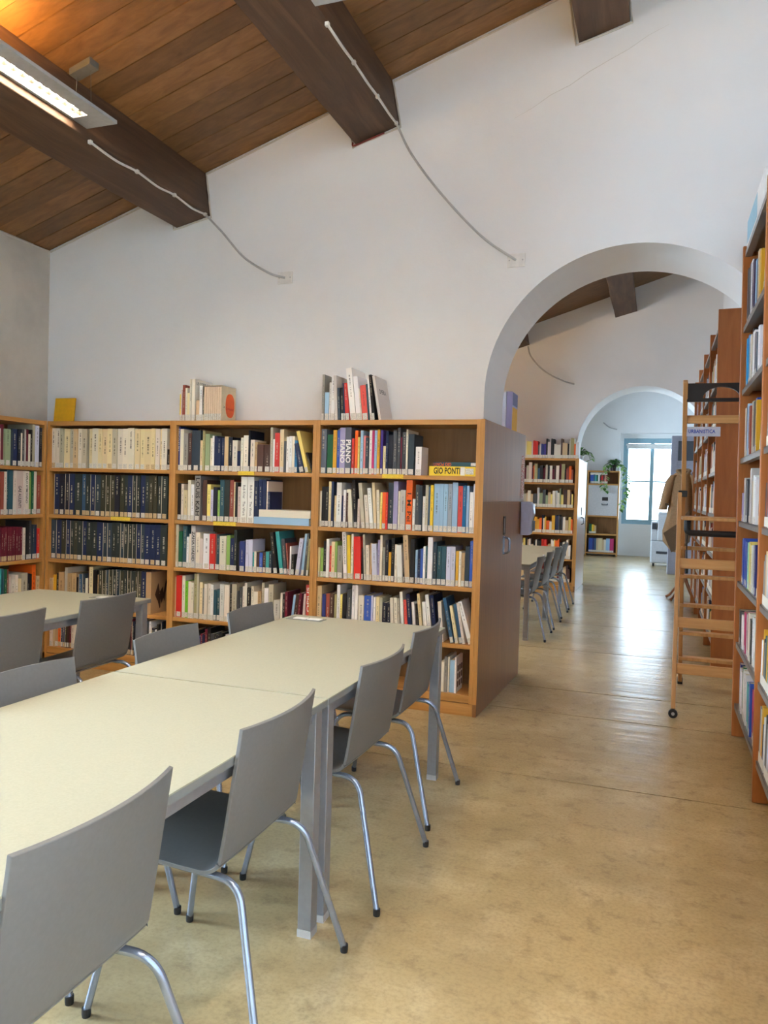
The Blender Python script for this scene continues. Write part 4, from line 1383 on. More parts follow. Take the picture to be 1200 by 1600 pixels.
"R4": "5.12,0.053,0.258,nv 5.067,0.053,0.248,nv 5.004,0.055,0.27,bl 4.948,0.055,0.259,bl 4.893,0.055,0.27,bl 4.837,0.055,0.259,bl 4.767,0.051,0.258,mt 4.712,0.065,0.265,yc 4.647,0.065,0.254,yc 4.573,0.053,0.252,wh 4.515,0.058,0.257,wg 4.453,0.056,0.262,ib",
"R5": "5.12,0.066,0.209,gd 5.054,0.066,0.2,gd 4.973,0.068,0.196,wh 4.905,0.044,0.224,cg 4.854,0.078,0.229,mg 4.766,0.074,0.229,wg 4.686,0.052,0.235,rb 4.631,0.068,0.256,cw 4.549,0.065,0.234,bk 4.478,0.074,0.257,wh",
"R6": "5.093,0.068,0.266,ib 5.006,0.046,0.254,wh 4.96,0.046,0.244,wh 4.911,0.062,0.284,gn 4.83,0.056,0.281,wh 4.774,0.056,0.27,wh 4.718,0.056,0.281,wh 4.626,0.063,0.254,tl 4.563,0.063,0.244,tl 4.498,0.052,0.283,bl 4.427,0.077,0.26,mg",
}
SHELF_WORDS = {'1': 'top shelf', '2': 'second shelf', '3': 'third shelf', '4': 'fourth shelf', '5': 'bottom shelf', 'T': 'top board'}
CASE_WORDS = {'A': 'corner bookcase', 'B': 'middle bookcase', 'C': 'bookcase beside arch', 'L': 'left wall bookcase', 'R': 'right shelving'}
ROW_Z = {'1': 1.562, '2': 1.192, '3': 0.839, '4': 0.464, '5': 0.136, 'T': 1.93}
R_WORDS = ['top shelf', 'second shelf', 'third shelf', 'fourth shelf', 'fifth shelf', 'sixth shelf', 'bottom shelf']
SPECIAL = {('B1', 1): 'indigo hardback with white capitals', ('B1', 5): 'thick slate grey hardback', ('B2', 7): 'grey thick hardback with big black capitals',
           ('B2', 19): 'white hardback with black serif title', ('B2', 20): 'white hardback with black serif title', ('B3', 6): 'light grey hardback with bold black capitals', ('C1', 5): 'lilac hardback with white capitals',
           ('C1', 6): 'blue-grey hardback with white capitals', ('C2', 26): 'tall orange hardback with black title', ('C3', 10): 'white paperback with black capitals', ('C3', 13): 'wide red hardback',
           ('B4', 39): 'coral red hardback with white capitals', ('CT', 17): 'leaning light grey hardback with title', ('C5', 6): 'white hardback with squared cover', ('A4', 29): 'tan volume with dark drawing',
           ('BT', 7): 'cream hardback with titled cover', ('L2', 7): 'pinkish white hardback with black capitals', ('L2', 8): 'cream hardback with black capitals'}
BOOK = {}
for key, text in ROWS.items():
    case, row = key[0], key[1]
    prev_end = None
    ents = []
    for e in text.split():
        a = e.split(',')
        ents.append((float(a[0]), float(a[1]), float(a[2]), a[3], float(a[4]) if len(a) > 4 else 0.0))
    if case == 'L':                                            # fit the row to the inside of its bookcase
        y0, y1 = ents[0][0], ents[-1][0] + ents[-1][1]
        k = (4.848 - y0) / (y1 - y0)
        ents = [(y0 + (a - y0) * k, w * k, h, c, l) for a, w, h, c, l in ents]
    for n, (a, w, h, c, lean) in enumerate(ents):
        w = max(0.008, w - 0.0012)
        tan = case == 'A' or key in ('L3',)
        bound = (case == 'A' and c in ('nv', 'dn', 'dg', 'ds', 'ol', 'st')) or (key == 'L3' and c == 'mr')
        if key == 'A1' and c != 'bk':
            name, kind = 'cream_volume', 'clothbound volume'
        elif bound:
            name, kind = 'bound_volume', 'bound volume'
        elif w < 0.0205:
            name, kind = 'paperback_book', 'thin paperback'
        else:
            name, kind = 'hardback_book', 'hardback'
        mat = 'cloth' if name in ('cream_volume', 'bound_volume') else ('gloss' if (n * 7 + len(key)) % 3 else 'blank')
        if (key, n + 1) in SPECIAL:
            mat = 'blank'
        push = RND.uniform(0.0, 0.012)
        hmax = {'1': 0.33, '2': 0.338, '3': 0.322, '4': 0.344, '5': 0.29, 'T': 0.5}.get(row, 0.34)
        if case == 'R':
            z = R_Z[::-1][int(row) + 1]
            h = min(h, 0.335)
            Mw = T1 @ Matrix.Translation((0.02 + push, a, z + 0.0005)) @ Matrix.Rotation(-PI / 2, 4, 'Z')
            place = '%s from far upright, %s of %s' % (ORD(n + 1), R_WORDS[int(row)], CASE_WORDS[case])
        elif case == 'L':
            z = ROW_Z[row]
            h = min(h, hmax)
            Mw = Matrix.Translation((-4.606 - push, a, z + 0.0005)) @ Matrix.Rotation(PI / 2, 4, 'Z')
            place = '%s from picture edge, %s of %s' % (ORD(n + 1), SHELF_WORDS[row], CASE_WORDS[case])
        else:
            z = ROW_Z[row]
            if not lean:
                h = min(h, hmax)
            Mw = Matrix.Translation((a, 4.905 + push + (0.03 if row == 'T' else 0), z + 0.0005))
            place = '%s from left, %s of %s' % (ORD(n + 1), SHELF_WORDS[row], CASE_WORDS[case])
        tanl = (case == 'A' and RND.random() < (0.55 if row != '1' else 0.25)) or (key == 'L3' and n < 11)
        nolab = (key in ('C5',)) or (name == 'paperback_book' and RND.random() < 0.15) or key == 'A4' and n == 28
        o = make_book(name, Mw, w, h, c, lean, mat=mat, tan=tanl, no_label=nolab, label_h=0.046 if row == 'T' else 0.036)
        what = SPECIAL.get((key, n + 1), '%s %s' % (WORD[c], kind))
        tag(o, '%s, %s' % (what, place), 'book', 'books on the ' + CASE_WORDS[case])
        BOOK[(key, n + 1)] = (o, w, h)
        if name == 'bound_volume' and case == 'A' and RND.random() < 0.6:      # pale worn edge of the protective jacket
            q = MB()
            q.box(0.0, 0.0035, -0.0006, 0.0, 0.002, h - 0.001)
            q.build('jacket_edge', M['pages'], o)

DOWN, UPW = ((0, 0, -1), (1, 0, 0)), ((0, 0, 1), (-1, 0, 0))


def spine_text(key, n, text, ink, size_k=0.62, top=0.94, direction=DOWN, stretch=1.0, bold=0.0, fit=None):
    o, w, h = BOOK[(key, n)]
    x0 = 0.0
    size = w * size_k / 0.7
    z = h * top if direction is DOWN else h * (1 - top)
    t = lettering(text, size, (x0 + w / 2, -0.0008, z), direction[0], direction[1], ink, o, stretch, bold)
    if fit:
        L = max(v.co.x for v in t.data.vertices) - min(v.co.x for v in t.data.vertices)
        k = fit * h / (L * size)
        X, Y = Vector(direction[0]), Vector(direction[1])
        Mx = Matrix((X * size * k, Y * size, X.cross(Y))).transposed().to_4x4()
        Mx.translation = (x0 + w / 2, -0.0008, z)
        t.matrix_local = Mx
    return t


spine_text('B1', 1, 'KENGO KUMA', M['ink_white'], 0.5, 0.95, fit=0.52)
spine_text('B2', 7, 'LOUIS KAH', M['ink_black'], 0.66, 0.96, bold=0.015, fit=0.84)
for n in (19, 20):
    spine_text('B2', n, 'Rob Krier   The Work', M['ink_black'], 0.40, 0.82, fit=0.66)
spine_text('B3', 6, 'ZAHA HADID', M['ink_black'], 0.6, 0.86, bold=0.02, fit=0.70)
spine_text('B4', 39, 'OPIUS', M['ink_white'], 0.5, 0.62, UPW, bold=0.02, fit=0.56)
spine_text('C1', 5, 'PIANO', M['ink_white'], 0.8, 0.74, bold=0.03, fit=0.5)
spine_text('C1', 6, 'PIANO', M['ink_white'], 0.8, 0.74, bold=0.03, fit=0.5)
spine_text('C2', 26, 'I. M. Pei', M['ink_black'], 0.66, 0.75, bold=0.01, fit=0.56)
spine_text('C3', 10, 'NEUE NATIONALGALERIE', M['ink_black'], 0.5, 0.97, fit=0.66)
spine_text('L2', 7, 'GAE AULENTI', M['ink_black'], 0.4, 0.66, bold=0.01, fit=0.5)
spine_text('L2', 8, 'CARLO AYMONINO', M['ink_black'], 0.45, 0.96, bold=0.01, fit=0.7)


def cover_text(key, n, text, ink, size, y, z, fit=None):
    o, w, h = BOOK[(key, n)]
    return lettering(text, size, (w + 0.0006, y, z * h), (0, 1, 0), (0, 0, 1), ink, o, 1.0, 0.01)


cover_text('BT', 7, 'LE CORBUSIER', M['ink_black'], 0.03, 0.02, 0.90)
cover_text('CT', 17, 'OPERA', M['ink_black'], 0.045, 0.045, 0.66)
# dark squares on the cover of the white book at the bottom, dark drawing on the tan volume
o, w, h = BOOK[('C5', 6)]
for i in range(3):
    for j in range(3):
        b = MB()
        b.box(w, w + 0.0008, 0.03 + i * 0.05, 0.06 + i * 0.05, h * (0.14 + 0.22 * j), h * (0.30 + 0.22 * j))
        b.build('printed_square', M['ink_brown'], o)
o, w, h = BOOK[('A4', 29)]
for pts in ([(0.05, .45), (0.09, .72), (0.11, .5), (0.08, .3)], [(0.11, .5), (0.15, .62), (0.16, .35), (0.13, .2)], [(0.07, .42), (0.12, .46), (0.12, .12), (0.11, .1)], [(0.15, .4), (0.19, .8), (0.2, .7), (0.17, .25)]):
    b = MB()
    b.prism([(w + 0.0008, y, z * h) for y, z in pts][::-1], (-0.0008, 0, 0))
    b.build('printed_figure', M['ink_brown'], o)


# ------------------------------------------------------------------ books lying flat, slipcase, odd ones
def lying(name, x0, x1, z, th, d, col, label, mat='blank', y=4.90, group='books lying flat'):
    """spine to the front"""
    w = x1 - x0
    me = book_mesh(th, w, d, 0.0028, 0)
    me.materials.append(M[mat])
    o = bpy.data.objects.new(name, me)
    C.objects.link(o)
    o.color = lin(*PAL[col])
    # local x -> up, local z -> world x
    o.matrix_world = Matrix(((0, 0, 1, x0), (0, 1, 0, y), (-1, 0, 0, z + th), (0, 0, 0, 1)))
    p = MB()
    p.box(0.003, th - 0.003, 0.003, d - 0.005, 0.003, w - 0.003)
    p.build('page_block', M['pages'], o)
    tag(o, label, 'book', group)
    return o


SP = 1.5625
g1 = lying('hardback_book', -1.43, -1.108, SP, 0.062, 0.21, 'yl', 'thick yellow hardback lying flat with bold black capitals on its spine')
lettering('GIO PONTI', 0.058, (0.031, -0.001, 0.03), (0, 0, 1), (-1, 0, 0), M['ink_black'], g1, 0.62, 0.02)
q = MB()
q.box(0.012, 0.05, -0.0008, 0, 0.245, 0.30)
q.build('spine_label', M['call'], g1)
q = MB()
q.box(0.004, 0.058, -0.0006, 0, 0.212, 0.242)
q.build('printed_patch', M['ink_white'], g1)
g2 = lying('hardback_book', -1.405, -1.108, SP + 0.0625, 0.028, 0.2, 'tk', 'dark teal hardback lying on the thick yellow one, title upside down')
lettering('GIO PONTI', 0.03, (0.014, -0.001, 0.125), (0, 0, -1), (1, 0, 0), M['ink_orange'], g2, 0.8, 0.02)
q = MB()
q.box(0.004, 0.024, -0.0008, 0, 0.255, 0.295)
q.build('spine_label', M['call'], g2)
lying('hardback_book', -2.715, -2.282, 1.1925, 0.050, 0.27, 'lb', 'light blue book lying flat on the second shelf of the middle bookcase', y=4.875)
lying('hardback_book', -2.68, -2.275, 1.243, 0.052, 0.26, 'cw', 'thick cream book lying on top of the light blue one', y=4.885)

# boxed set in a slipcase with an orange oval
sc = empty('slipcase_set', (-3.19, 4.935, 1.9305))
tag(sc, 'cream slipcase with an orange oval holding a set of slim pinkish volumes', 'slipcase')
b = MB()
W = 0.152
b.box(0, 0.003, 0, 0.20, 0, 0.262)
b.box(W - 0.003, W, 0, 0.20, 0, 0.262)
b.box(0.003, W - 0.003, 0, 0.20, 0, 0.003)
b.box(0.003, W - 0.003, 0, 0.20, 0.259, 0.262)
b.box(0.003, W - 0.003, 0.197, 0.20, 0.003, 0.259)
b.build('case', plain('cream_board', (216, 200, 168), 0.6), sc)
pinkish = plain('pinkish_spine', (226, 200, 172), 0.6, 0, 0.05, 120.0)
for k in range(8):
    b = MB()
    x = 0.004 + k * 0.0181
    b.box(x, x + 0.0164, 0.003, 0.195, 0.0035, 0.254)
    v = b.build('volume', pinkish, sc, bevel=0.0015)
    q = MB()
    q.box(x + 0.001, x + 0.0163, 0.0022, 0.003, 0.008, 0.055)
    q.build('spine_label', M['call'], v)
b = MB()
ov = [(W + 0.0008, 0.118 + 0.062 * math.copysign(abs(math.cos(a)) ** 0.8, math.cos(a)), 0.122 + 0.088 * math.copysign(abs(math.sin(a)) ** 0.8, math.sin(a))) for a in [2 * PI * i / 40 for i in range(40)]]
b.prism(ov, (-0.0008, 0, 0))
b.build('oval_print', M['ink_orange'], sc)
lettering('Le', 0.026, (W + 0.0012, 0.020, 0.108), (0, 1, 0), (0, 0, 1), M['ink_black'], sc, 1, 0.01)
lettering('Corbusier', 0.026, (W + 0.0014, 0.058, 0.098), (0, 1, 0), (0, 0, 1), M['ink_red'], sc, 1, 0.02)

# yellow card on the corner bookcase, binders at the arch
b = MB()
b.box(0, 0.205, 0, 0.012, 0, 0.213)
o = tag(b.build('yellow_folder', M['yellow_card'], loc=(-4.735, 5.10, 1.9305), bevel=0.002), 'plain yellow folder standing on the corner bookcase against the wall', 'folder')
o.rotation_euler = (math.radians(-6), 0, 0)
for k, (x, w, col, lab) in enumerate(((-1.165, 0.036, 'lv', 'pale lavender binder standing at the arch jamb'), (-1.125, 0.042, 'lp', 'lilac-grey binder with blue and yellow cover at the arch edge'))):
    o = make_book('ring_binder', Matrix.Translation((x, 5.93, 1.9305)) @ Matrix.Rotation(0, 4, 'Z'), w, 0.315, col, depth=0.24, mat='blank', no_label=True)
    tag(o, lab, 'binder', 'binders on the bookcase end')
    if k:
        q = MB()
        q.box(w, w + 0.0008, 0.02, 0.235, 0.01, 0.20)
        q.build('yellow_field', M['yellow_card'], o)
        q = MB()
        q.box(w, w + 0.0008, 0.02, 0.235, 0.215, 0.31)
        q.build('blue_field', plain('dull_blue_print', (92, 100, 150), 0.5), o)


# ------------------------------------------------------------------ the farther books, too small to pick apart
class Stuff:
    def __init__(self):
        self.b, self.c = MB(), []

    def book(self, x, y, z, w, h, d, rgb, face='-y'):
        if face == '-y':
            self.b.box(x, x + w, y, y + d, z, z + h)
        elif face == '-x':
            self.b.box(x, x + d, y - w, y, z, z + h)
        self.c += [lin(*rgb)] * 6
        lab = (226, 220, 206)
        if face == '-y':
            self.b.box(x + 0.001, x + w - 0.001, y - 0.0015, y, z + 0.004, z + 0.05)
        else:
            self.b.box(x - 0.0015, x, y - w + 0.001, y - 0.001, z + 0.004, z + 0.05)
        self.c += [lin(*lab)] * 6


far = Stuff()
R2 = random.Random(23)


def fill(x0, x1, y, z, hmin, hmax, pal, wmin=0.018, wmax=0.05, gap=0.0):
    x = x0
    while x < x1 - 0.02:
        w = min(R2.uniform(wmin, wmax), x1 - x)
        if R2.random() > gap:
            c = PAL[R2.choice(pal)]
            far.book(x, y + R2.uniform(0, 0.02), z, w - 0.001, R2.uniform(hmin, hmax), 0.2, c)
        x += w


top_row = [('cw', 3, .26), ('yc', 3, .26), ('pw', 1, .26), ('rd', 3, .27), ('gd', 1, .2), ('wg', 1, .22), ('ib', 2, .22), ('pr', 1, .22), ('bk', 1, .30), ('pw', 2, .25), ('bk', 2, .30), ('cw', 4, .22), ('br', 1, .3), ('ct', 3, .24), ('bk', 1, .22), ('cg', 1, .29),
           ('od', 2, .31), ('or', 1, .22), ('wh', 2, .25)]
x = -2.02
for c, n, h in top_row:
    for k in range(n):
        far.book(x, 12.02, 2.0305, 0.0235, h - 0.004 * k, 0.2, PAL[c])
        x += 0.0248
for unit in (-2.30, -3.47):
    fill(unit, unit + 1.09, 12.02, 1.656, 0.2, 0.31, ['mr', 'rb', 'br', 'bk', 'st', 'od', 'pw', 'cg', 'mr', 'bk', 'cw', 'or'])
    fill(unit, unit + 1.09, 12.02, 1.276, 0.18, 0.30, ['cw', 'cg', 'ct', 'gy', 'yc', 'gd', 'sg', 'wg', 'br', 'cw'])
    fill(unit, unit + 1.09, 12.02, 0.881, 0.17, 0.30, ['cw', 'gd', 'or', 'yo', 'ct', 'cw', 'nv', 'gn', 'wg', 'yc', 'br'])
    fill(unit, unit + 1.09, 12.02, 0.491, 0.2, 0.30, ['cw', 'rd', 'wh', 'or', 'gy', 'yc', 'ct', 'bk'])
    fill(unit, unit + 1.09, 12.02, 0.137, 0.18, 0.27, ['mr', 'rb', 'cw', 'ct', 'gy', 'br', 'wg'])
# aisle shelving in the next room, and the rear of the near one that the upright hides
far_aisle = ['cw', 'wh', 'wg', 'gd', 'ct', 'rb', 'nv', 'yo', 'tk', 'gy', 'lv', 'gn']


def fill_aisle(y_far, y_near, z, gap=0.15):
    y = y_far
    while y > y_near + 0.02:
        w = R2.uniform(0.02, 0.06)
        if R2.random() > gap:
            far.book(0.478 + 0.022 + math.sin(math.radians(LEAN)) * z, min(y, y_far), z + 0.001, w - 0.001, R2.uniform(0.19, 0.30), 0.2, PAL[R2.choice(far_aisle)], '-x')
        y -= w


for a, c in ((7.2, 8.3), (8.3, 9.4), (9.4, 10.5), (10.5, 11.6)):
    for z in R_Z[:-1]:
        fill_aisle(c - 0.01, a + 0.10, z)
for z in R_Z[:-1]:
    fill_aisle(4.30, 4.12, z, 0.0)
    fill_aisle(4.05, 3.05, z, 0.05)
# small bookcase below the hanging plant, drawn as its colours show
Y3 = 19.76
for k, c in enumerate(['bl', 'bl', 'st', 'tl', 'gn', 'wh', 'mr', 'rd', 'mr', 'pk', 'rb']):
    far.book(-1.60 + k * 0.038, Y3, 1.797, 0.036, 0.20 + 0.01 * (k % 3), 0.2, PAL[c])
for k, c in enumerate(['lv', 'wh', 'lb', 'wh']):
    far.book(-1.60 + k * 0.1, Y3, 2.01 + 0.002 * (k % 2), 0.098, 0.045, 0.2, PAL[c])
for k, c in enumerate(['gn', 'gn', 'yl', 'yo', 'ct']):
    far.book(-1.59 + k * 0.034, Y3, 0.556, 0.032, 0.24 - 0.012 * k, 0.2, PAL[c])
for k, c in enumerate(['bl', 'bl', 'ib', 'st', 'ct', 'cy', 'cy', 'ct', 'cw', 'lb', 'lb', 'mg', 'mg']):
    far.book(-1.585 + k * 0.046, Y3, 0.096, 0.044, 0.34 - 0.03 * (k in (7, 8)), 0.2, PAL[c])
o = far.b.build('distant_books', M['stuff'])
ca = o.data.attributes.new('cover', 'FLOAT_COLOR', 'FACE')
ca.data.foreach_set('color', [x for c in far.c for x in c])
tag(o, 'many small books on the shelves of the rooms beyond the arch', 'books', kind='stuff')

# ------------------------------------------------------------------ small bookcase by the far window
bc = empty('bookcase', (-1.665, 19.72, 0))
tag(bc, 'small oak bookcase with a pale flap door beside the far window', 'bookcase', 'oak bookcases along the walls')
for x in (0, 0.735):
    b = MB()
    b.box(x, x + 0.03, 0, 0.32, 0.0, 2.11)
    b.build('side_panel', M['oak_v'], bc)
for z in (0.09, 0.55, 1.0, 1.79, 2.11):
    b = MB()
    b.box(0.03, 0.735, 0.003, 0.31, z - 0.035, z)
    b.build('shelf', M['oak_x'], bc)
b = MB()
b.box(0.03, 0.735, 0.30, 0.31, 0.09, 2.08)
b.build('back_panel', M['oak_back'], bc)
b = MB()
b.box(0.033, 0.732, -0.004, 0.014, 1.005, 1.75)
dr = b.build('flap_door', plain('pale_grey_laminate', (188, 184, 184), 0.4), bc)
b = MB()
b.box(0.37, 0.51, -0.008, -0.004, 1.37, 1.46)
b.build('sign_plate', M['black'], dr)
b = MB()
b.tube(bend_path([(0.37, -0.004, 1.30), (0.37, -0.04, 1.27), (0.50, -0.04, 1.27), (0.50, -0.004, 1.30)], 0.02, 4), 0.012, 8)
b.build('handle', M['chrome'], dr, smooth=True)


# ------------------------------------------------------------------ plants
def leaf(mb, p, d, L, W, mi, droop=0.4):
    """a pointed leaf of eight faces folded along its midrib"""
    d = Vector(d).normalized()
    s = d.cross(Vector((0, 0, 1)))
    s = s.normalized() if s.length > 1e-3 else Vector((1, 0, 0))
    up = s.cross(d).normalized()
    n = len(mb.v)
    rows = [(0.0, 0.0), (0.3, 0.8), (0.6, 1.0), (0.85, 0.6), (1.0, 0.02)]
    for (t, k) in rows:
        c = Vector(p) + d * L * t - Vector((0, 0, 1)) * droop * L * t * t
        mb.v += [tuple(c - s * W * k / 2 + up * W * 0.15 * k), tuple(c), tuple(c + s * W * k / 2 + up * W * 0.15 * k)]
    for i in range(len(rows) - 1):
        a = n + i * 3
        mb.f += [(a, a + 1, a + 4, a + 3), (a + 1, a + 2, a + 5, a + 4)]
        mb.m += [mi, mi]


def plant(loc, pot_mat, label, n, L, vines, seed, pot_r=0.09, pot_h=0.15):
    r = random.Random(seed)
    root = empty('potted_plant', loc)
    tag(root, label, 'plant', 'potted plants on the bookcases')
    b = MB()
    b.lathe([(pot_r * 0.72, 0), (pot_r * 0.95, pot_h * 0.85), (pot_r, pot_h * 0.86), (pot_r, pot_h), (pot_r * 0.86, pot_h), (pot_r * 0.84, pot_h * 0.9)], (0, 0, 0), 16)
    b.build('pot', pot_mat, root, smooth=True)
    f = MB()
    for k in range(n):
        a = r.uniform(0, 2 * PI)
        e = r.uniform(0.25, 1.3)
        q = Vector((math.cos(a) * pot_r * 0.5, math.sin(a) * pot_r * 0.5, pot_h + r.uniform(0, 0.08)))
        leaf(f, q, (math.cos(a) * math.cos(e), math.sin(a) * math.cos(e), math.sin(e)), L * r.uniform(0.7, 1.2), L * 0.5, 0, 0.5)
    tag(f.build('foliage', [M['leaf'], M['leaf_pale']], root), kind='stuff')
    for path in vines:
        v = MB()
        P = smooth_path(path, 6)
        v.tube(P, 0.004, 5)
        st = v.build('vine', M['leaf'], root)
        f = MB()
        for i, p in enumerate(P[3:]):
            a = r.uniform(0, 2 * PI)
            leaf(f, p, (math.cos(a), math.sin(a), -0.2), L * 0.75, L * 0.5, 1 if i % 3 else 0, 0.4)
        tag(f.build('vine_leaves', [M['leaf'], M['leaf_pale']], st), kind='stuff')
    return root


plant((-1.06, 19.86, 2.1105), M['pot'], 'trailing green plant in a dark pot on the small bookcase', 46, 0.17,
      [[(-0.06, -0.05, 0.16), (-0.15, -0.2, 0.12), (-0.18, -0.24, -0.1), (-0.2, -0.22, -0.35), (-0.16, -0.22, -0.5)],
       [(0.06, -0.04, 0.16), (0.2, -0.1, 0.14), (0.30, -0.12, -0.1), (0.32, -0.13, -0.45), (0.26, -0.16, -0.75), (0.18, -0.2, -0.95)],
       [(0.05, -0.08, 0.15), (0.22, -0.2, 0.1), (0.33, -0.22, -0.25), (0.35, -0.22, -0.55)]], 4)
plant((-1.24, 13.1, 2.0325), M['pot_white'], 'small leafy plant in a white pot on the far end panel', 40, 0.13, [[(0.04, -0.03, 0.14), (0.12, -0.06, 0.16), (0.18, -0.08, 0.02)]], 9, 0.07, 0.10)
b = MB()
b.box(-2.2, -1.17, 12.99, 13.36, 1.99, 2.03)
tag(b.build('ledge_board', M['oak_x']), 'oak board behind the far arch that carries the white-potted plant', 'ledge')
b = MB()
b.box(-2.18, -1.19, 13.02, 13.34, 0, 1.99)
tag(b.build('cupboard_body', M['oak_v']), 'oak cupboard hidden behind the far arch wall', 'cupboard')

# ------------------------------------------------------------------ photocopier, grey cabinet, coat on its stand
cp = empty('photocopier', (-0.115, 17.55, 0))
tag(cp, 'grey photocopier standing before the far window', 'photocopier')
b = MB()
b.box(0, 0.66, 0, 0.62, 0.07, 0.55)
b.build('paper_cabinet', M['copier'], cp, bevel=0.03)
b = MB()
b.box(0.0, 0.14, 0.05, 0.60, 0.55, 0.96)
b.build('side_unit', M['copier'], cp, bevel=0.02)
b = MB()
b.box(0.13, 0.66, 0.0, 0.62, 0.55, 1.12)
b.build('body', M['copier'], cp, bevel=0.02)
b = MB()
b.box(0.12, 0.66, -0.012, 0.0, 0.28, 0.33)
b.build('drawer_gap', M['copier_dark'], cp)
b = MB()
b.box(0.02, 0.11, 0.0, 0.05, 0.80, 0.93)
b.build('control_panel', M['copier_dark'], cp)
b = MB()
b.box(0.10, 0.14, 0.1, 0.5, 1.12, 1.135, M=None)
b.box(0.05, 0.12, 0.1, 0.5, 1.14, 1.15)
b.build('paper_tray', M['white_paint'], cp)
b = MB()
b.box(0.14, 0.66, 0.02, 0.6, 1.12, 1.17)
b.build('lid', M['copier'], cp, bevel=0.01)
for x in (0.07, 0.59):
    for y in (0.08, 0.54):
        b = MB()
        b.tube([(x - 0.02, y, 0.035), (x + 0.02, y, 0.035)], 0.035, 12)
        b.build('caster', M['rubber'], cp)
cb = empty('filing_cabinet', (0.215, 15.9, 0))
tag(cb, 'tall grey cabinet behind the hanging coat', 'cabinet')
b = MB()
b.box(0, 0.55, 0, 0.5, 0, 2.68)
b.build('body', M['cabinet'], cb, bevel=0.01)
b = MB()
b.box(0.12, 0.5, -0.012, 0, 2.2, 2.58)
b.build('dark_panel', M['copier_dark'], cb)
b = MB()
b.box(0.14, 0.5, -0.012, 0, 1.2, 2.1)
dd = b.build('door', M['cabinet'], cb)
b = MB()
b.box(0.155, 0.175, -0.03, -0.012, 1.6, 2.0)
b.build('handle', M['black'], dd)

cs = empty('coat_stand', (0.385, 11.93, 0))
tag(cs, 'bentwood coat stand with curved feet behind the ladder', 'coat stand')
b = MB()
b.lathe([(0.022, 0.25), (0.022, 1.80), (0.028, 1.83), (0.012, 1.88)], (0, 0, 0), 12)
b.build('pole', M['bent'], cs, smooth=True)
for k in range(4):
    a = PI / 4 + k * PI / 2 + 0.15
    ux, uy = math.cos(a), math.sin(a)
    b = MB()
    b.tube(smooth_path([(0.02 * ux, 0.02 * uy, 0.42), (0.08 * ux, 0.08 * uy, 0.24), (0.2 * ux, 0.2 * uy, 0.07), (0.27 * ux, 0.27 * uy, 0.02)], 6), [0.016] * 12 + [0.018] * 6 + [0.021], 10)
    b.build('foot', M['bent'], cs, smooth=True)
    b = MB()
    b.tube(smooth_path([(0.02 * ux, 0.02 * uy, 1.70), (0.10 * ux, 0.10 * uy, 1.72), (0.15 * ux, 0.15 * uy, 1.80), (0.13 * ux, 0.13 * uy, 1.85)], 6), 0.011, 8)
    b.build('hook', M['bent'], cs, smooth=True)

# trench coat: rows of points round a hanging, flaring body
coat = empty('trench_coat', (0.325, 11.78, 0))
tag(coat, 'beige trench coat hanging from the coat stand', 'coat')


def ring_mesh(rows, seg, mat, name, parent, fold=0.0, seed=3):
    r = random.Random(seed)
    b = MB()
    ph = [r.uniform(0, 6) for _ in range(3)]
    for (cx, cy, z, rx, ry) in rows:
        f = fold * (1 - (z - rows[-1][2]) / (rows[0][2] - rows[-1][2] + 1e-6))
        for k in range(seg):
            a = 2 * PI * k / seg
            m = 1 + f * (0.5 * math.sin(5 * a + ph[0]) + 0.5 * math.sin(9 * a + ph[1]))
            b.v.append((cx + rx * m * math.cos(a), cy + ry * m * math.sin(a), z))
    n = len(rows)
    for i in range(n - 1):
        for k in range(seg):
            k2 = (k + 1) % seg
            b.f.append((i * seg + k, (i + 1) * seg + k, (i + 1) * seg + k2, i * seg + k2))
            b.m.append(0)
    b.f.append(tuple(range(seg)))
    b.f.append(tuple((n - 1) * seg + k for k in reversed(range(seg))))
    b.m += [0, 0]
    return b.build(name, mat, parent, smooth=True)


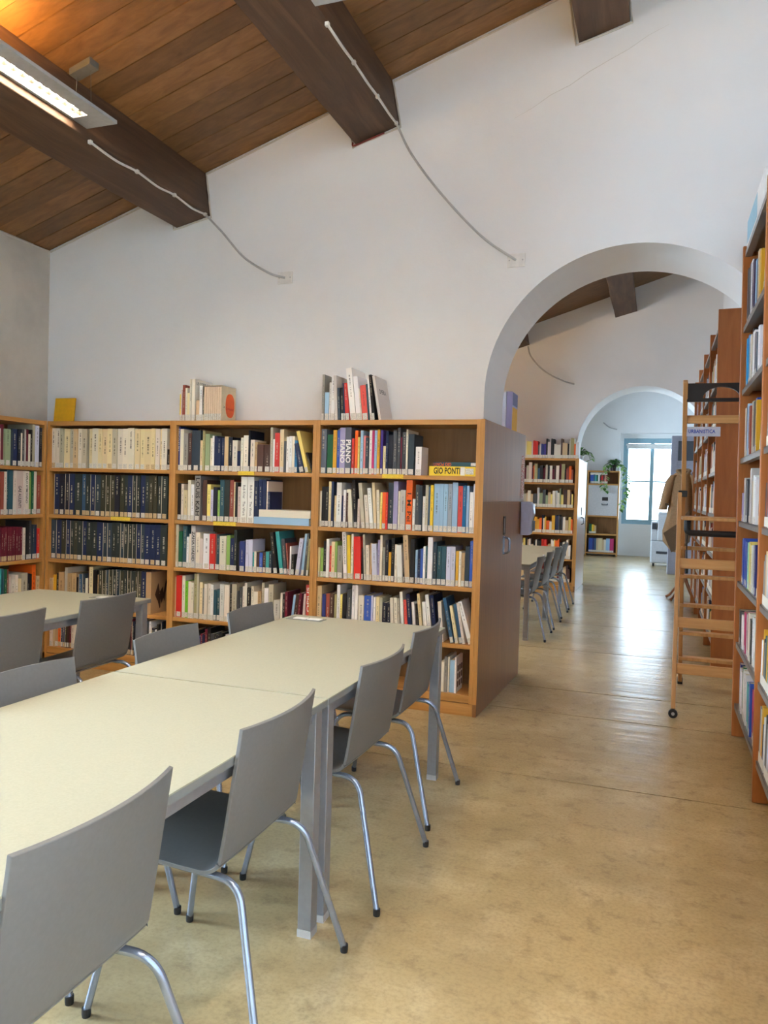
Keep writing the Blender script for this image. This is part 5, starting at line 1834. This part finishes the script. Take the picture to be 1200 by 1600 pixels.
ring_mesh([(0.02, 0, 1.86, 0.04, 0.03), (0.0, 0, 1.83, 0.10, 0.06), (-0.02, 0, 1.76, 0.16, 0.09), (-0.02, 0, 1.6, 0.17, 0.10), (-0.02, 0, 1.4, 0.16, 0.10), (-0.02, 0, 1.2, 0.18, 0.11), (-0.05, 0, 1.0, 0.20, 0.12), (-0.07, 0, 0.85, 0.17, 0.10), (-0.05, 0, 0.74, 0.10, 0.07), (-0.04, 0, 0.70, 0.05, 0.04)], 36, M['coat'], 'body', coat, 0.10)
sl = ring_mesh([(-0.12, -0.03, 1.80, 0.05, 0.05), (-0.17, -0.04, 1.70, 0.062, 0.06), (-0.205, -0.05, 1.55, 0.06, 0.06), (-0.235, -0.05, 1.40, 0.057, 0.056), (-0.255, -0.05, 1.30, 0.06, 0.058)], 18, M['coat'], 'sleeve', coat, 0.05, 5)
b = MB()
b.box(-0.225, -0.18, -0.115, -0.10, 1.36, 1.395)
b.build('cuff_strap', M['coat_in'], sl)
ring_mesh([(0.13, -0.02, 1.80, 0.05, 0.05), (0.17, -0.02, 1.65, 0.06, 0.06), (0.19, -0.02, 1.45, 0.055, 0.055), (0.2, -0.02, 1.32, 0.055, 0.055)], 18, M['coat'], 'sleeve', coat, 0.05, 6)
b = MB()
b.prism([(-0.235, -0.14, 0.97), (-0.12, -0.145, 0.70), (0.12, -0.15, 0.86), (0.10, -0.145, 1.32), (-0.04, -0.14, 1.12)], (0, 0.006, 0))
b.build('turned_lining', M['coat_in'], coat, bevel=0.002)
b = MB()
b.tube(smooth_path([(-0.08, -0.05, 1.86), (0.0, -0.08, 1.80), (0.09, -0.05, 1.86), (0.02, 0.05, 1.88), (-0.08, -0.05, 1.86)], 6), 0.022, 8)
b.build('collar', M['coat'], coat, smooth=True)

# lettering on the clear strip of the ladder
lettering('URBANISTICA', 0.034, Vector((TR(0, 1.92)[0] + 0.022, TR(0, 1.92)[1] - 0.0356, 1.918)), (1, 0, 0), (0, 0, 1), M['ink_blue'], sg, 0.8, 0.02)
